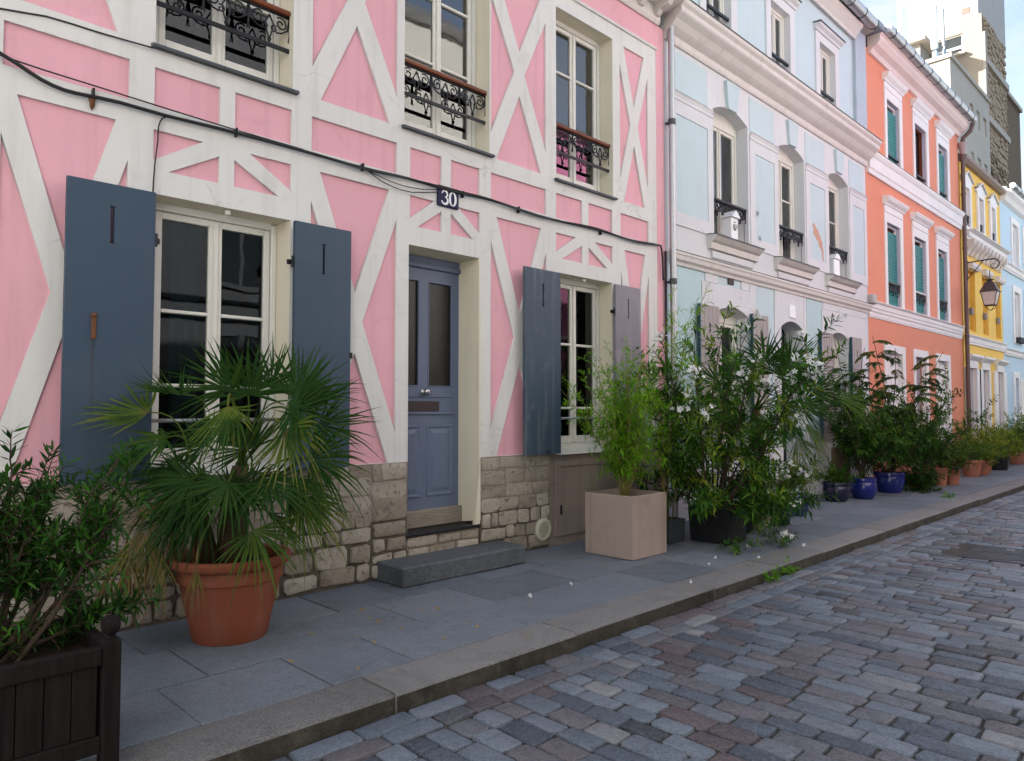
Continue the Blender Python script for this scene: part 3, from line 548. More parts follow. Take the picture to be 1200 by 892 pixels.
def raised(xa, xb, za, zb, nm='raised_panel'):
    y = dy; m = MB(); w = .028
    for d, e in ((0., .001), (.010, .012), (.022, .012), (.034, .002), (.05, .002), (.085, .011)):
        m.v += [(xa+d, y-e, za+d), (xb-d, y-e, za+d), (xb-d, y-e, zb-d), (xa+d, y-e, zb-d)]
    m.f = [(k*4+i, k*4+(i+1) % 4, k*4+4+(i+1) % 4, k*4+4+i) for k in range(5) for i in range(4)] + [(20, 21, 22, 23)]; m.fix = True
    m.build(nm, DOORP, D)
raised(4.09, 4.345, .645, 1.352); raised(4.41, 4.752, .645, 1.352)
MB().box(4.085, 4.755, dy-.022, dy-.001, 1.45, 1.475, .006).box(4.085, 4.755, dy-.012, dy-.001, 1.62, 1.632, .004).build('moulding', DOORP, D)
MB().box(4.185, 4.57, dy-.008, dy-.001, 1.482, 1.582, .002).build('letter_slot', plain('dark_bronze', (.03, .018, .018), .35, .5), D)
m = MB()
for k, (r, d) in enumerate(((.040, 0), (.040, .008), (.016, .012), (.014, .03), (.030, .042), (.036, .058), (.030, .074), (.012, .082))):
    for i in range(16): a = 2*math.pi*i/16; m.v.append((4.378+r*math.cos(a), dy-.001-d, 1.672+r*math.sin(a)))
m.f = [(k*16+i, k*16+(i+1) % 16, k*16+16+(i+1) % 16, k*16+16+i) for k in range(7) for i in range(16)] + [tuple(112+i for i in range(16))]; m.fix = True; m.build('door_knob', CHROME, D, smooth=True)
# cellar hatch, vent, step, number plate, cables
C = MB().box(5.985, 6.06, -.02, .004, .10, .93, .004).box(6.06, 7.6, -.02, .004, .862, .93, .004).box(6.06, 7.6, -.02, .004, .10, .17, .004).box(7.53, 7.6, -.02, .004, .17, .862, .004).build('cellar_hatch', HATCH, H)
MB().box(6.062, 6.78, -.008, .003, .172, .86, .003).build('hatch_leaf', HATCH, C); MB().box(6.79, 7.528, -.008, .003, .172, .86, .003).build('hatch_leaf', HATCH, C)
MB().tube([(6.075, -.02, .34), (6.075, -.02, .44)], .012, 6).build('hinge', IRON, C)
V = thing('vent_grille', 'round cream ventilation grille on the stone base right of the step', 'vent', (5.785, -.03, .2)); cx, cz = 5.785, .205
m = MB()
for k, (r, d) in enumerate(((.118, .02), (.118, -.032), (.108, -.042), (.088, -.042), (.084, -.030), (.080, -.026))):
    for i in range(24): a = 2*math.pi*i/24; rr = r*(1.04 if k < 2 and i % 2 else 1); m.v.append((cx+rr*math.cos(a), d, cz+rr*math.sin(a)))
CREAMP = plain('cream_plastic', (.50, .48, .36), .6, .4, .2, 20)
m.f = [(k*24+i, k*24+(i+1) % 24, k*24+24+(i+1) % 24, k*24+24+i) for k in range(5) for i in range(24)] + [tuple(120+i for i in range(24))]; m.fix = True; m.build('rim', CREAMP, V, smooth=R(40))
for k in range(9):
    zz = cz-.064+k*.016; hw = math.sqrt(max(0, .077**2-(zz-cz)**2)); MB().box(cx-hw, cx+hw, -.041, -.027, zz-.0045, zz+.0045, .002).build('slat', CREAMP, V)
MB().box(3.655, 5.135, -.405, .0, .001, .172, .014).build('doorstep', STEPM, label='long blue-grey stone step in front of the blue door', cat='doorstep', loc=(4.4, -.2, 0))
NP = thing('number_plate', 'navy enamel house number plate reading 30 above the blue door', 'number plate', (4.44, -.02, 3.46))
MB().box(4.312, 4.574, -.024, -.001, 3.455, 3.655, .006).build('plate', NAVY, NP)
def glyph(paths, x, z, s, r, nm='digit'):
    mm = MB()
    for pts in paths:
        for i in range(len(pts)-1):
            (xa, za, ra), (xb, zb, rb_) = pts[i], pts[i+1]; mm.tube([(x+xa*s, -.0265, z+za*s), (x+xb*s, -.0265, z+zb*s)], [r*ra, r*rb_], 6)
    vv = [(p[0], -.0262+(p[1]+.0265)*.15, p[2]) for p in mm.v]; mm.v = vv; mm.build(nm, WHITEE, NP)
arc = lambda cx_, cz_, rx, rz, a0, a1, n, w0, w1: [(cx_+rx*math.cos(R(a0+(a1-a0)*i/n)), cz_+rz*math.sin(R(a0+(a1-a0)*i/n)), w0+(w1-w0)*math.sin(math.pi*i/n)) for i in range(n+1)]
glyph([arc(.33, .76, .26, .24, 155, -80, 12, .7, 1.7), arc(.33, .27, .30, .27, 85, -160, 14, .7, 2.0), [(.10, .86, 1.6), (.14, .80, 1.6)], [(.06, .2, 1.7), (.1, .14, 1.5)]], 4.350, 3.478, .130, .0065)
glyph([arc(.32, .5, .28, .5, 90, 270, 14, .6, 2.1), arc(.32, .5, .28, .5, 90, -90, 14, .6, 2.1)], 4.452, 3.478, .130, .0065)
def cable(name, label, pts, r, group='cables clipped along the pink facade', cl=True):
    t = thing(name, label, 'cable', pts[len(pts)//2], group); P = []
    for i in range(len(pts)-1):
        a, b = Vector(pts[i]), Vector(pts[i+1]); n = max(2, int((b-a).length/.12)); pr = Vector(pts[max(i-1, 0)]); nx = Vector(pts[min(i+2, len(pts)-1)])
        for k in range(n):
            u = k/n; P.append(.5*((2*a) + (b-pr)*u + (2*pr-5*a+4*b-nx)*u*u + (3*a-pr-3*b+nx)*u**3))
    P.append(Vector(pts[-1])); MB().tube(P, r, 6).build('sheath', CABLE, t, smooth=True)
    return t, P
y_ = -.028
main = [(.2, 3.95), (.60, 3.80), (.84, 3.708), (.938, 3.669), (1.063, 3.613), (1.192, 3.586), (1.334, 3.592), (1.518, 3.604), (1.83, 3.600), (2.211, 3.612), (2.646, 3.617), (3.0, 3.615), (3.473, 3.611), (3.952, 3.628), (4.31, 3.622), (4.56, 3.622), (4.988, 3.640), (5.404, 3.625), (5.828, 3.613), (6.4, 3.626), (6.792, 3.636), (7.426, 3.625), (7.97, 3.655), (8.06, 3.60), (8.09, 3.2)]
t, P = cable('facade_cable', 'thick black cable bundle running the length of the pink facade', [(x, y_ if x < 8 else -.04, z) for x, z in main], .0125)
for x in (1.36, 2.34, 3.47, 4.62, 5.4, 6.79): MB().box(x-.006, x+.006, -.046, .0, 3.585, 3.65, .002).build('clip', IRON, t)
MB().add([(1.335, -.03, 3.60), (1.375, -.03, 3.60), (1.372, -.02, 3.53), (1.356, -.006, 3.505), (1.342, -.02, 3.53), (1.335, -.001, 3.60), (1.375, -.001, 3.60)], [(0, 1, 2, 3, 4), (0, 4, 3, 5), (1, 6, 3, 2)]).build('hook', RUST, t)
cable('facade_cable', 'second black cable twisted round the main bundle, right half of pink facade', [(x, -.038, z + .014*math.sin(x*3.1)) for x, z in main[11:-2]], .008)
cable('facade_cable', 'thin taut black wire just above the thick bundle at the left', [(.2, y_, 3.76), (.922, y_, 3.69), (1.402, y_, 3.669), (1.856, y_, 3.651), (2.343, y_, 3.636), (2.9, y_, 3.628)], .005)
cable('facade_cable', 'thin black wire running up to the first floor sill at the top left', [(-.6, -.008, 3.97), (.4, -.008, 3.98), (.833, -.008, 3.998), (1.085, -.008, 4.045), (1.394, -.008, 4.052), (1.73, -.03, 4.058)], .0055)
cable('facade_cable', 'slack black wire looping down left of the number plate', [(3.45, y_, 3.609), (3.52, y_, 3.60), (3.638, y_, 3.546), (3.793, y_, 3.512), (4.002, y_, 3.508), (4.31, y_, 3.575)], .0045)
cable('facade_cable', 'second slack wire just under the bundle left of the plate', [(3.5, y_, 3.606), (3.7, y_, 3.565), (3.9, y_, 3.548), (4.1, y_, 3.56), (4.32, y_, 3.60)], .004)
cable('facade_cable', 'thin black wire dropping from the bundle to the left shutter', [(1.84, y_, 3.60), (1.80, y_, 3.57), (1.777, y_, 3.505), (1.774, y_, 3.401), (1.757, y_, 3.231), (1.748, y_, 3.03)], .0055)
# downpipe between pink and pale blue
DP = thing('downpipe', 'grey zinc downpipe between the pink and the pale blue house', 'downpipe', (8.25, -.09, 0))
MB().tube([(8.25, -.09, .02), (8.25, -.09, 6.75)], .042, 14).build('pipe', ZINC, DP, smooth=R(40))
for zz in (1.0, 3.2, 5.35): MB().lathe(8.25, -.09, [(.043, zz-.04), (.052, zz-.036), (.052, zz+.036), (.043, zz+.04)], 14).box(8.23, 8.27, -.06, .0, zz-.015, zz+.015).build('bracket', LEADG, DP, smooth=R(40))
MB().tube([(8.165, -.03, .02), (8.165, -.03, 3.6)], .016, 8).build('conduit', CABLE, DP, smooth=True)

# ------------------------------------------------------------------ pale blue house
H2 = thing('pale_blue_house', 'pale blue and grey-white three-storey house with arched windows', 'house', (12, 0, 0))
b0, b1 = 8.205, 15.56
W1 = [arch(9.48, 10.53, 4.02, 5.93, .13), arch(11.58, 12.60, 4.0, 5.90, .13), arch(13.62, 14.62, 3.98, 5.88, .13)]
WU = [rect(9.31, 10.04, 7.18, 8.34), rect(11.38, 12.10, 7.17, 8.34), rect(13.35, 14.07, 7.15, 8.34)]
WG = [arch(9.48, 10.45, 1.0, 2.92, .11), arch(11.58, 12.40, .12, 2.88, .11), arch(13.57, 14.46, .95, 2.84, .11)]
plate('wall', rect(b0, b1, -.1, 3.52), WG, 0., .35, BLUEW, H2)
plate('wall', rect(b0, b1, 3.52, 6.70), W1, 0., .35, GREYW, H2)
plate('wall', rect(b0, b1, 6.70, 9.02), WU, .02, .35, BLUEW, H2)
MB().prof([(.0, 6.50), (-.03, 6.50), (-.045, 6.53), (-.05, 6.60), (-.10, 6.63), (-.14, 6.66), (-.20, 6.73), (-.27, 6.78), (-.285, 6.80), (-.285, 6.86), (-.325, 6.90), (-.335, 6.945), (.02, 7.0)], b0, b1+.02).build('cornice', STONEW, H2)
MB().prof([(-.34, 6.948), (-.345, 6.962), (.015, 7.022), (.015, 7.004)], b0, b1+.03).build('cornice_flashing', LEADG, H2)
MB().prof([(.0, 3.46), (-.03, 3.46), (-.04, 3.50), (-.075, 3.53), (-.085, 3.58), (-.10, 3.60), (-.10, 3.63), (.0, 3.655)], b0+.1, b1).build('string_course', STONEW, H2)
MB().prof([(-.102, 3.632), (-.104, 3.640), (.0, 3.667), (.0, 3.657)], b0+.1, b1).build('string_flashing', LEADG, H2)
piers = [(b0+.11, 9.44), (10.58, 11.55), (12.64, 13.60), (14.66, b1-.01)]
for i, (xa, xb) in enumerate(piers):
    MB().prof([(.0, 5.755), (-.025, 5.755), (-.03, 5.78), (-.02, 5.80), (-.035, 5.84), (-.05, 5.86), (.0, 5.875)], xa, xb).build('impost_moulding', GREYW, H2)
    m = plate('pier_frame', rect(xa, xb, 4.02, 5.753), [rect(xa+.16, xb-.14, 4.20, 5.56)], -.018, .0, GREYW, H2); MB().box(xa+.155, xb-.135, -.006, .001, 4.195, 5.565).build('pier_panel', BLUEW, H2)
    MB().box(xa, xb-.13, -.010, .001, 5.90, 6.43).build('frieze_panel', BLUEW, H2)
plate('frieze_frame', rect(b0+.1, b1-.005, 5.88, 6.499), [rect(xa-.0+.002, xb-.128, 5.898, 6.435) for xa, xb in piers[:-1]] + [[(x, z) for x, z in arch(w[0][0]-.02, w[1][0]+.02, 5.90, w[2][1], .14) if True] for w in W1[:0]], -.022, -.0, GREYW, H2) if False else None
for (xa, xb) in ((9.485, 10.525), (11.585, 12.595), (13.625, 14.615)):
    xm = (xa+xb)/2
    MB().add([(xm-.13, -.045, 6.03), (xm+.13, -.045, 6.03), (xm+.20, -.055, 6.44), (xm-.20, -.055, 6.44), (xm-.13, .0, 6.03), (xm+.13, .0, 6.03), (xm+.20, .0, 6.44), (xm-.20, .0, 6.44)], [(0, 1, 2, 3), (0, 3, 7, 4), (1, 5, 6, 2), (0, 4, 5, 1), (3, 2, 6, 7)]).build('keystone', BLUEW, H2)
    n = 10; pts = [(xa+(xb-xa)*i/n, 5.9+.13*(1-(2*i/n-1)**2)) for i in range(n+1)]
def rev2(h, op, y, mat, z_top_arch=True):
    """lining of an opening: jambs and (arched) head"""
    m = MB(); n = len(op); p = [(x, z) for x, z in op]; cx = (p[0][0]+p[1][0])/2
    vs = [(x+(.002 if x < cx else -.002), .004, z-(.002 if k > 1 else 0)) for k, (x, z) in enumerate(p)] + [(x+(.012 if x < cx else -.012), y, z-(.004 if k > 1 else 0)) for k, (x, z) in enumerate(p)]
    m.add(vs, [(i, i+1, n+i+1, n+i) for i in range(1, n-1)] + [(n-1, 0, n, 2*n-1)]); m.fix = True; return m.build('reveal', mat, h)
for k, op in enumerate(W1):
    x0, x1, z0 = op[0][0], op[1][0], op[0][1]; rev2(H2, op, .21, GREYW)
    w = casement(H2, x0+.012, x1-.012, z0+.02, 5.86, .22, rows=(.62,) if k else (), curtain=(CURTB, 0, 1), rise=.16)
    MB().prof([(.25, z0+.03), (.0, z0+.004), (-.16, z0-.015), (-.165, z0-.03), (-.15, z0-.05), (-.11, z0-.09), (-.07, z0-.115), (-.06, z0-.20), (.0, z0-.215), (.25, z0-.01)], x0-.20, x1+.18).build('sill', STONEW, w)
    MB().prof([(.0, z0+.0065), (-.162, z0-.0125), (-.17, z0-.02), (-.172, z0-.032), (-.174, z0-.012), (-.162, z0-.004), (.0, z0+.016)], x0-.21, x1+.19).build('sill_flashing', LEADG, w)
    MB().prof([(.0, z0-.32), (-.022, z0-.32), (-.03, z0-.30), (-.03, z0-.22), (.0, z0-.22)], x0-.10, x1+.08).build('apron', GREYW, w)
    guard(H2, x0+.003, x1-.003, z0+.60, .05, h=.20, bar=False, rail=IRON, detail=3)
    MB().tube([(x1-.05, .05, z0+.04), (x1-.05, .05, z0+.40)], .005, 5).build('chain', IRON, w)
for k, op in enumerate(WU):
    x0, x1, z0, z1 = op[0][0], op[1][0], op[0][1], op[2][1]; rev2(H2, [(x, z) for x, z in op], .12, GREYW)
    w = casement(H2, x0+.012, x1-.012, z0+.01, z1-.01, .13, rows=(), curtain=None, sash=.045)
    plate('surround', rect(x0-.17, x1+.18, z0-.16, z1+.16), [rect(x0+.0, x1, z0, z1)], -.012, .02, GREYW, H2)
    MB().prof([(.02, z1+.165), (-.03, z1+.165), (-.05, z1+.20), (-.10, z1+.23), (-.12, z1+.26), (.02, z1+.275)], x0-.21, x1+.21).build('hood', GREYW, H2)
    MB().prof([(-.122, z1+.262), (-.135, z1+.268), (-.13, z1+.285), (.02, z1+.295), (.02, z1+.278)], x0-.225, x1+.225).build('hood_flashing', LEADG, H2)
    MB().box(x0+.002, x1-.002, .02, .06, z0+.27, z0+.325, .008).build('guard_bar', IRON, w); MB().prof([(.18, z0+.012), (-.03, z0-.004), (-.03, z0-.018), (.18, z0-.004)], x0+.002, x1-.002).build('sill', LEADG, w)
MB().prof([(.02, 9.0), (-.05, 8.97), (-.07, 9.02), (-.16, 9.12), (-.20, 9.16), (-.20, 9.22), (.02, 9.26)], b0, 15.02).build('eaves_cornice', STONEW, H2)
def gutter(h, x0, x1, z, y=-.30, r=.095):
    pr = [(y+r*math.cos(a), z+r*math.sin(a)) for a in [math.pi*2*i/14 for i in range(14)]]
    g = MB().prof(pr, x0, x1).build('gutter', ZINC, h, smooth=R(35)); x = x0+.3
    while x < x1: MB().prof([(y+(r+.008)*math.cos(math.pi*2*i/14), z+(r+.008)*math.sin(math.pi*2*i/14)) for i in range(14)], x-.012, x+.012).build('gutter_strap', LEADG, g); x += .62
    return g
gutter(H2, b0, 15.35, 9.30, -.30, .10)
MB().box(15.03, b1+.04, -.045, .018, 7.03, 9.42).build('zinc_end_strip', plain('pale_zinc_sheet', (.40, .46, .52), .5, .5), H2)
body(H2, b0, b1, 9.25, 11.2, wall=GREYW, over=.22)
# grey-white render panels of the ground floor, stepped toothing, openings
plate('render_panel', rect(9.10, 10.66, 2.50, 3.33), [[(9.475, 2.45), (10.455, 2.45)] + arch(9.475, 10.455, 1, 2.92, .11)[2:]], -.014, .0, GREYW, H2) if False else None
def hood_panel(op, x0, x1, ztop, zb, nm='render_panel'):
    a = [(x, z) for x, z in op[2:]]; xa, xb = op[0][0], op[1][0]
    plate(nm, [(x0, zb), (xa-.001, zb)] + [(x, z) for x, z in a[::-1]] + [(xb+.001, zb), (x1, zb), (x1, ztop), (x0, ztop)], [], -.016, .0, GREYW, H2)
hood_panel(WG[0], 9.105, 10.50, 3.33, 2.7); hood_panel(WG[1], 11.35, 12.44, 3.458, 2.6); hood_panel(WG[2], 13.235, 15.45, 3.33, 2.6)
for (xa, xb, za, zb) in ((9.20, 9.55, 3.335, 3.455), (10.25, 10.52, 3.335, 3.457), (10.505, 10.70, 2.55, 3.458), (11.36, 11.56, .1, 2.58), (12.425, 12.62, .1, 2.58), (13.30, 15.45, 3.335, 3.457), (15.08, 15.5, .1, 2.58), (8.36, 8.44, .1, 3.457), (12.455, 12.56, 2.62, 3.457)):
    MB().box(xa, xb, -.015, .001, za, zb).build('render_block', GREYW, H2)
MB().box(12.60, 13.22, -.006, .001, 1.0, 3.457).build('aqua_panel', BLUEG, H2); MB().box(8.45, 9.095, -.006, .001, 1.0, 3.457).build('aqua_panel', BLUEG, H2); MB().box(10.71, 11.34, -.006, .001, 1.0, 3.457).build('aqua_panel', BLUEW, H2)
MB().box(b0+.2, 11.56, -.03, .001, -.05, .98).box(12.42, b1, -.03, .001, -.05, .93).build('plinth', GREYW, H2)
MB().box(9.845, 10.01, -.022, -.001, 3.37, 3.475, .004).build('vent', plain('brown_grille', (.06, .045, .04), .7), H2)
MB().box(11.87, 12.10, -.03, -.017, 3.05, 3.27, .006).build('plaque', WHITEE, H2)
for k in (0, 2):
    op = WG[k]; x0, x1, z0 = op[0][0], op[1][0], op[0][1]; rev2(H2, op, .22, GREYW)
    w = casement(H2, x0+.012, x1-.012, z0+.02, op[2][1]-.06, .22, rows=(.5,), curtain=(CURTB if k == 0 else CURT, 0, 1), rise=.15)
    MB().prof([(.2, z0+.02), (.0, z0+.004), (-.05, z0-.01), (-.05, z0-.05), (.2, z0-.05)], x0-.02, x1+.02).build('sill', STONEW, w)
rev2(H2, WG[1], .30, GREYW); MB().box(11.58, 12.40, .31, .35, .12, 3.0).build('door', plain('black_door', (.012, .012, .014), .35), H2)
def shutter2(x0, x1, z0, z1, ya, yb):
    s = plate('shutter', rect(x0, x1, z0, z1), [[(x0+.5*(x1-x0)+dx, z1-.42+dz) for dx, dz in ((0, 0), (.035, .06), (.016, .085), (.035, .13), (0, .19), (-.035, .13), (-.016, .085), (-.035, .06))]], -.075, -.04, GREYSH, H2)
    MB().box(x0-.022, x0-.001, -.08, -.036, z0, z1).build('edge_board', DTEAL, s)
    MB().box(x0+.02, x1-.02, -.088, -.076, z1-.62, z1-.56, .003).box(x0+.02, x1-.02, -.088, -.076, z0+.25, z0+.31, .003).build('batten', GREYSH, s)
    for xx in np.arange(x0+.11, x1-.05, .11): MB().box(xx-.002, xx+.002, -.0762, -.0750, z0+.01, z1-.01).build('board_joint', plain('joint', (.1, .09, .09)) if 'joint' not in MATS else MATS['joint'], s)
for a in ((8.955, 9.465, .98, 2.98), (10.49, 11.0, .98, 2.98), (13.06, 13.555, .93, 2.90), (14.49, 14.98, .93, 2.90)): shutter2(*a, 0, 0)
MB().box(13.5, 14.4, -.033, -.031, .12, .8).build('cellar_grille', wood('brown_boards', (.09, .06, .035), (.19, .135, .08), .7, (30, 30, 2), .5), H2)
PEEL = plain('bare_orange_plaster', (.58, .33, .24), .8, .2, .15)
MB().poly([(12.90, 4.83), (12.96, 4.86), (13.03, 4.82), (13.08, 4.77), (13.15, 4.76), (13.19, 4.69), (13.24, 4.67), (13.27, 4.60), (13.32, 4.56), (13.33, 4.47), (13.37, 4.41), (13.355, 4.33), (13.38, 4.25), (13.36, 4.17), (13.335, 4.25), (13.30, 4.29), (13.29, 4.38), (13.23, 4.45), (13.19, 4.44), (13.14, 4.55), (13.07, 4.57), (13.03, 4.63), (12.98, 4.61), (12.93, 4.69), (12.95, 4.75)], -.0075, -.0055).build('peeled_patch', PEEL, H2)
BH = thing('birdhouse', 'white toy birdhouse with a hanging grey heart on the pale blue window sill', 'birdhouse', (9.93, .0, 4.03))
MB().box(9.80, 10.0, -.10, .06, 4.02, 4.36, .006).build('box', WHITEE, BH); MB().poly([(9.77, 4.362), (10.03, 4.362), (9.90, 4.47)], -.13, .08).build('roof', WHITEE, BH)
m = MB(); hp = [(0, -.055), (.045, -.01), (.05, .025), (.03, .042), (.01, .035), (0, .02), (-.01, .035), (-.03, .042), (-.05, .025), (-.045, -.01)]; m.poly([(9.9+x, 4.22+z) for x, z in hp], -.122, -.101).build('heart', plain('grey_heart', (.35, .36, .36), .6), BH)
MB().box(9.873, 9.927, -.104, -.099, 4.285, 4.30).build('slot', IRON, BH)
BX = thing('candle_lantern', 'white lantern standing on the third arched window sill', 'lantern', (14.0, 0, 3.99)); MB().box(13.72, 13.98, -.06, .12, 3.975, 4.32, .01).build('case', WHITEE, BX); MB().poly([(13.70, 4.322), (14.0, 4.322), (13.9, 4.42), (13.80, 4.42)], -.08, .14).build('lid', WHITEE, BX)
for q, (xx, zz, rot) in enumerate(((10.80, 4.62, .3), (10.86, 4.22, -.4))):
    s = MB(); 
    for k in range(5): a = rot+2*math.pi*k/5; s.add([(xx+.015*math.cos(a+1.3), -.024, zz+.015*math.sin(a+1.3)), (xx+.075*math.cos(a), -.021, zz+.075*math.sin(a)), (xx+.015*math.cos(a-1.3), -.024, zz+.015*math.sin(a-1.3)), (xx, -.03, zz)], [(0, 1, 3), (1, 2, 3)])
    s.build('wall_star', plain('slate_star%d' % q, (.22, .25, .28), .5), label=('upper' if q == 0 else 'lower')+' grey starfish ornament fixed to the pale blue pier', cat='ornament', loc=(xx, -.02, zz), group='starfish ornaments')

# ------------------------------------------------------------------ orange house
H3 = thing('orange_house', 'orange three-storey house with white window surrounds and teal blinds', 'house', (19, 0, 0)); o0, o1 = 15.565, 22.56
MID = [(16.72, 17.58), (18.57, 19.44), (20.42, 21.20)]; UP = [(16.87, 17.69), (18.78, 19.65), (20.64, 21.44)]; GR = [(16.55, 17.57), (18.48, 19.25), (20.2, 21.1)]
plate('wall', rect(o0, o1, -.1, 9.1), [rect(a, b, 3.76, 5.57) for a, b in MID] + [rect(a, b, 6.90, 8.33) for a, b in UP] + [rect(a, b, .6 if i != 1 else .12, 2.73) for i, (a, b) in enumerate(GR)], 0., .35, ORANGE, H3)
LAV = paint('lavender_reveal', (.44, .45, .54), dirt_amt=.08)
for (a, b), z0, z1, s in [(p, 3.76, 5.57, .13) for p in MID] + [(p, 6.90, 8.33, .13) for p in UP] + [(p, .6 if i != 1 else .12, 2.73, .13) for i, p in enumerate(GR)]:
    top = z1+.36 if z0 > 3 else z1+.17
    plate('surround', rect(a-s, b+s+.14, z0-.0, top), [rect(a, b, z0, z1)] if False else [], -.03, .0, WHITE, H3) if False else plate('surround', [(a-s, z0), (a, z0), (a, z1), (b, z1), (b, z0), (b+s+.06, z0), (b+s+.06, top), (a-s, top)], [], -.03, -.001, WHITE, H3)
    rev2(H3, rect(a, b, z0, z1), .075, LAV if z0 > 3 else WHITE)
    if z0 > 3:
        MB().prof([(.0, top), (-.05, top), (-.06, top+.03), (-.12, top+.08), (-.15, top+.13), (-.15, top+.155), (.0, top+.18)], a-s-.07, b+s+.13).build('hood', WHITE, H3)
        MB().prof([(-.031, top-.16), (-.045, top-.15), (-.045, top-.12), (-.031, top-.11)], a-s+.02, b+s+.04).build('hood_bead', WHITE, H3)
        w = MB().box(a+.012, a+.05, .068, .11, z0, z1).box(b-.05, b-.012, .068, .11, z0, z1).box(a+.05, b-.05, .068, .11, z1-.04, z1-.004).build('window', WHITE if not (z0 > 6 and 18 < a < 20) else RAILW, H3)
        if z0 > 6 and 18 < a < 20:
            MB().box(a+.05, b-.05, .12, .125, z0, z1-.04).build('pane', GLASS, w); drape(w, (CURTB, 0, 1), a+.03, b-.03, z0, z1, .20)
        else:
            n = int((z1-z0-.1)/.075)
            for k in range(n): zz = z0+.02+k*.075; MB().add([(a+.015, .062, zz), (b-.015, .062, zz), (b-.015, .050, zz+.045), (a+.015, .050, zz+.045), (b-.015, .062, zz+.074), (a+.015, .062, zz+.074)], [(0, 1, 2, 3), (3, 2, 4, 5)]).build('blind_slat', TEAL, w)
        if z0 > 6: MB().box(a+.002, b-.002, .0, .04, z0+.20, z0+.25, .008).build('guard_bar', IRON, w)
        else: guard(H3, a+.002, b-.002, z0+.52, .015, h=.24, bar=False, rail=IRON if a != 18.57 else STONEW, detail=3)
for i, (a, b) in enumerate(GR):
    if i == 1: MB().box(a+.01, b-.01, .10, .14, .12, 2.72).build('door', plain('lilac_door', (.34, .28, .30), .5), H3)
    else:
        w = MB().box(a+.012, a+.06, .08, .13, .6, 2.72).box(b-.06, b-.012, .08, .13, .6, 2.72).box((a+b)/2-.012, (a+b)/2+.012, .08, .12, .6, 2.66).box(a+.06, b-.06, .08, .13, 2.66, 2.72).build('window', WHITE, H3)
        for xa, xb in ((a+.06, (a+b)/2-.014), ((a+b)/2+.014, b-.06)):
            sh = MB().box(xa+.004, xb-.004, .06, .078, .62, 2.65, .004).build('folding_shutter', WHITE, w)
            for zz in (1.2, 2.2): MB().box((xa+xb)/2-.03, (xa+xb)/2+.03, .052, .059, zz, zz+.06, .003).build('hinge_plate', RUST, w)
def band(h, x0, x1, z0, z1, d, mat, nm='string_course'):
    k = z1-z0; return MB().prof([(.0, z0), (-d*.35, z0), (-d*.4, z0+k*.2), (-d*.55, z0+k*.25), (-d*.6, z0+k*.7), (-d*.8, z0+k*.78), (-d, z0+k*.9), (-d, z0+k*.97), (0, z1)], x0, x1).build(nm, mat, h)
band(H3, o0+.06, o1, 6.40, 6.87, .14, WHITE); MB().prof([(-.142, 6.858), (-.146, 6.868), (0, 6.884), (0, 6.872)], o0+.05, o1).build('flashing', LEADG, H3)
band(H3, o0+.1, o1-.1, 3.55, 3.745, .10, WHITE); band(H3, o0+.03, o1-.1, 3.40, 3.548, .05, WHITE)
MB().prof([(0, 8.98), (-.06, 8.98), (-.08, 9.02), (-.10, 9.06), (-.20, 9.12), (-.26, 9.2), (-.26, 9.28), (-.30, 9.34), (0, 9.4)], o0+.25, o1).build('eaves_cornice', paint('rose_white_trim', (.72, .60, .56)), H3)
gutter(H3, o0+.35, o1+.1, 9.42, -.36, .10); body(H3, o0, o1, 9.36, 11.4, wall=ORANGE, over=.25)
MB().box(o0-.05, o0+.35, -.34, .02, 9.33, 9.47, .02).build('zinc_cap', plain('slate_blue_cap', (.20, .25, .30), .5), H3)
MB().box(o0-.02, o0+.2, -.12, .0, 3.66, 3.86, .02).build('junction_box', plain('box_grey', (.42, .38, .37), .5), H3)
DP2 = thing('downpipe', 'brown painted downpipe between the orange and the yellow house', 'downpipe', (22.62, -.1, 0))
MB().tube([(22.62, -.36, 9.30), (22.62, -.30, 9.1), (22.62, -.12, 8.95), (22.62, -.10, 8.8)], .06, 12).build('swan_neck', BROWNP, DP2, smooth=True); MB().tube([(22.62, -.10, 8.9), (22.62, -.10, .05)], .052, 12).build('pipe', BROWNP, DP2, smooth=R(40))
MB().lathe(22.62, -.10, [(.05, 8.50), (.07, 8.58), (.13, 8.78), (.13, 8.82)], 12).build('hopper', paint('grey_pink_pipe', (.40, .32, .31)), DP2, smooth=R(40))
for zz in (1.2, 3.5, 5.9, 7.4): MB().lathe(22.62, -.10, [(.054, zz-.04), (.064, zz-.036), (.064, zz+.036), (.054, zz+.04)], 12).build('bracket', BROWNP, DP2, smooth=R(40))

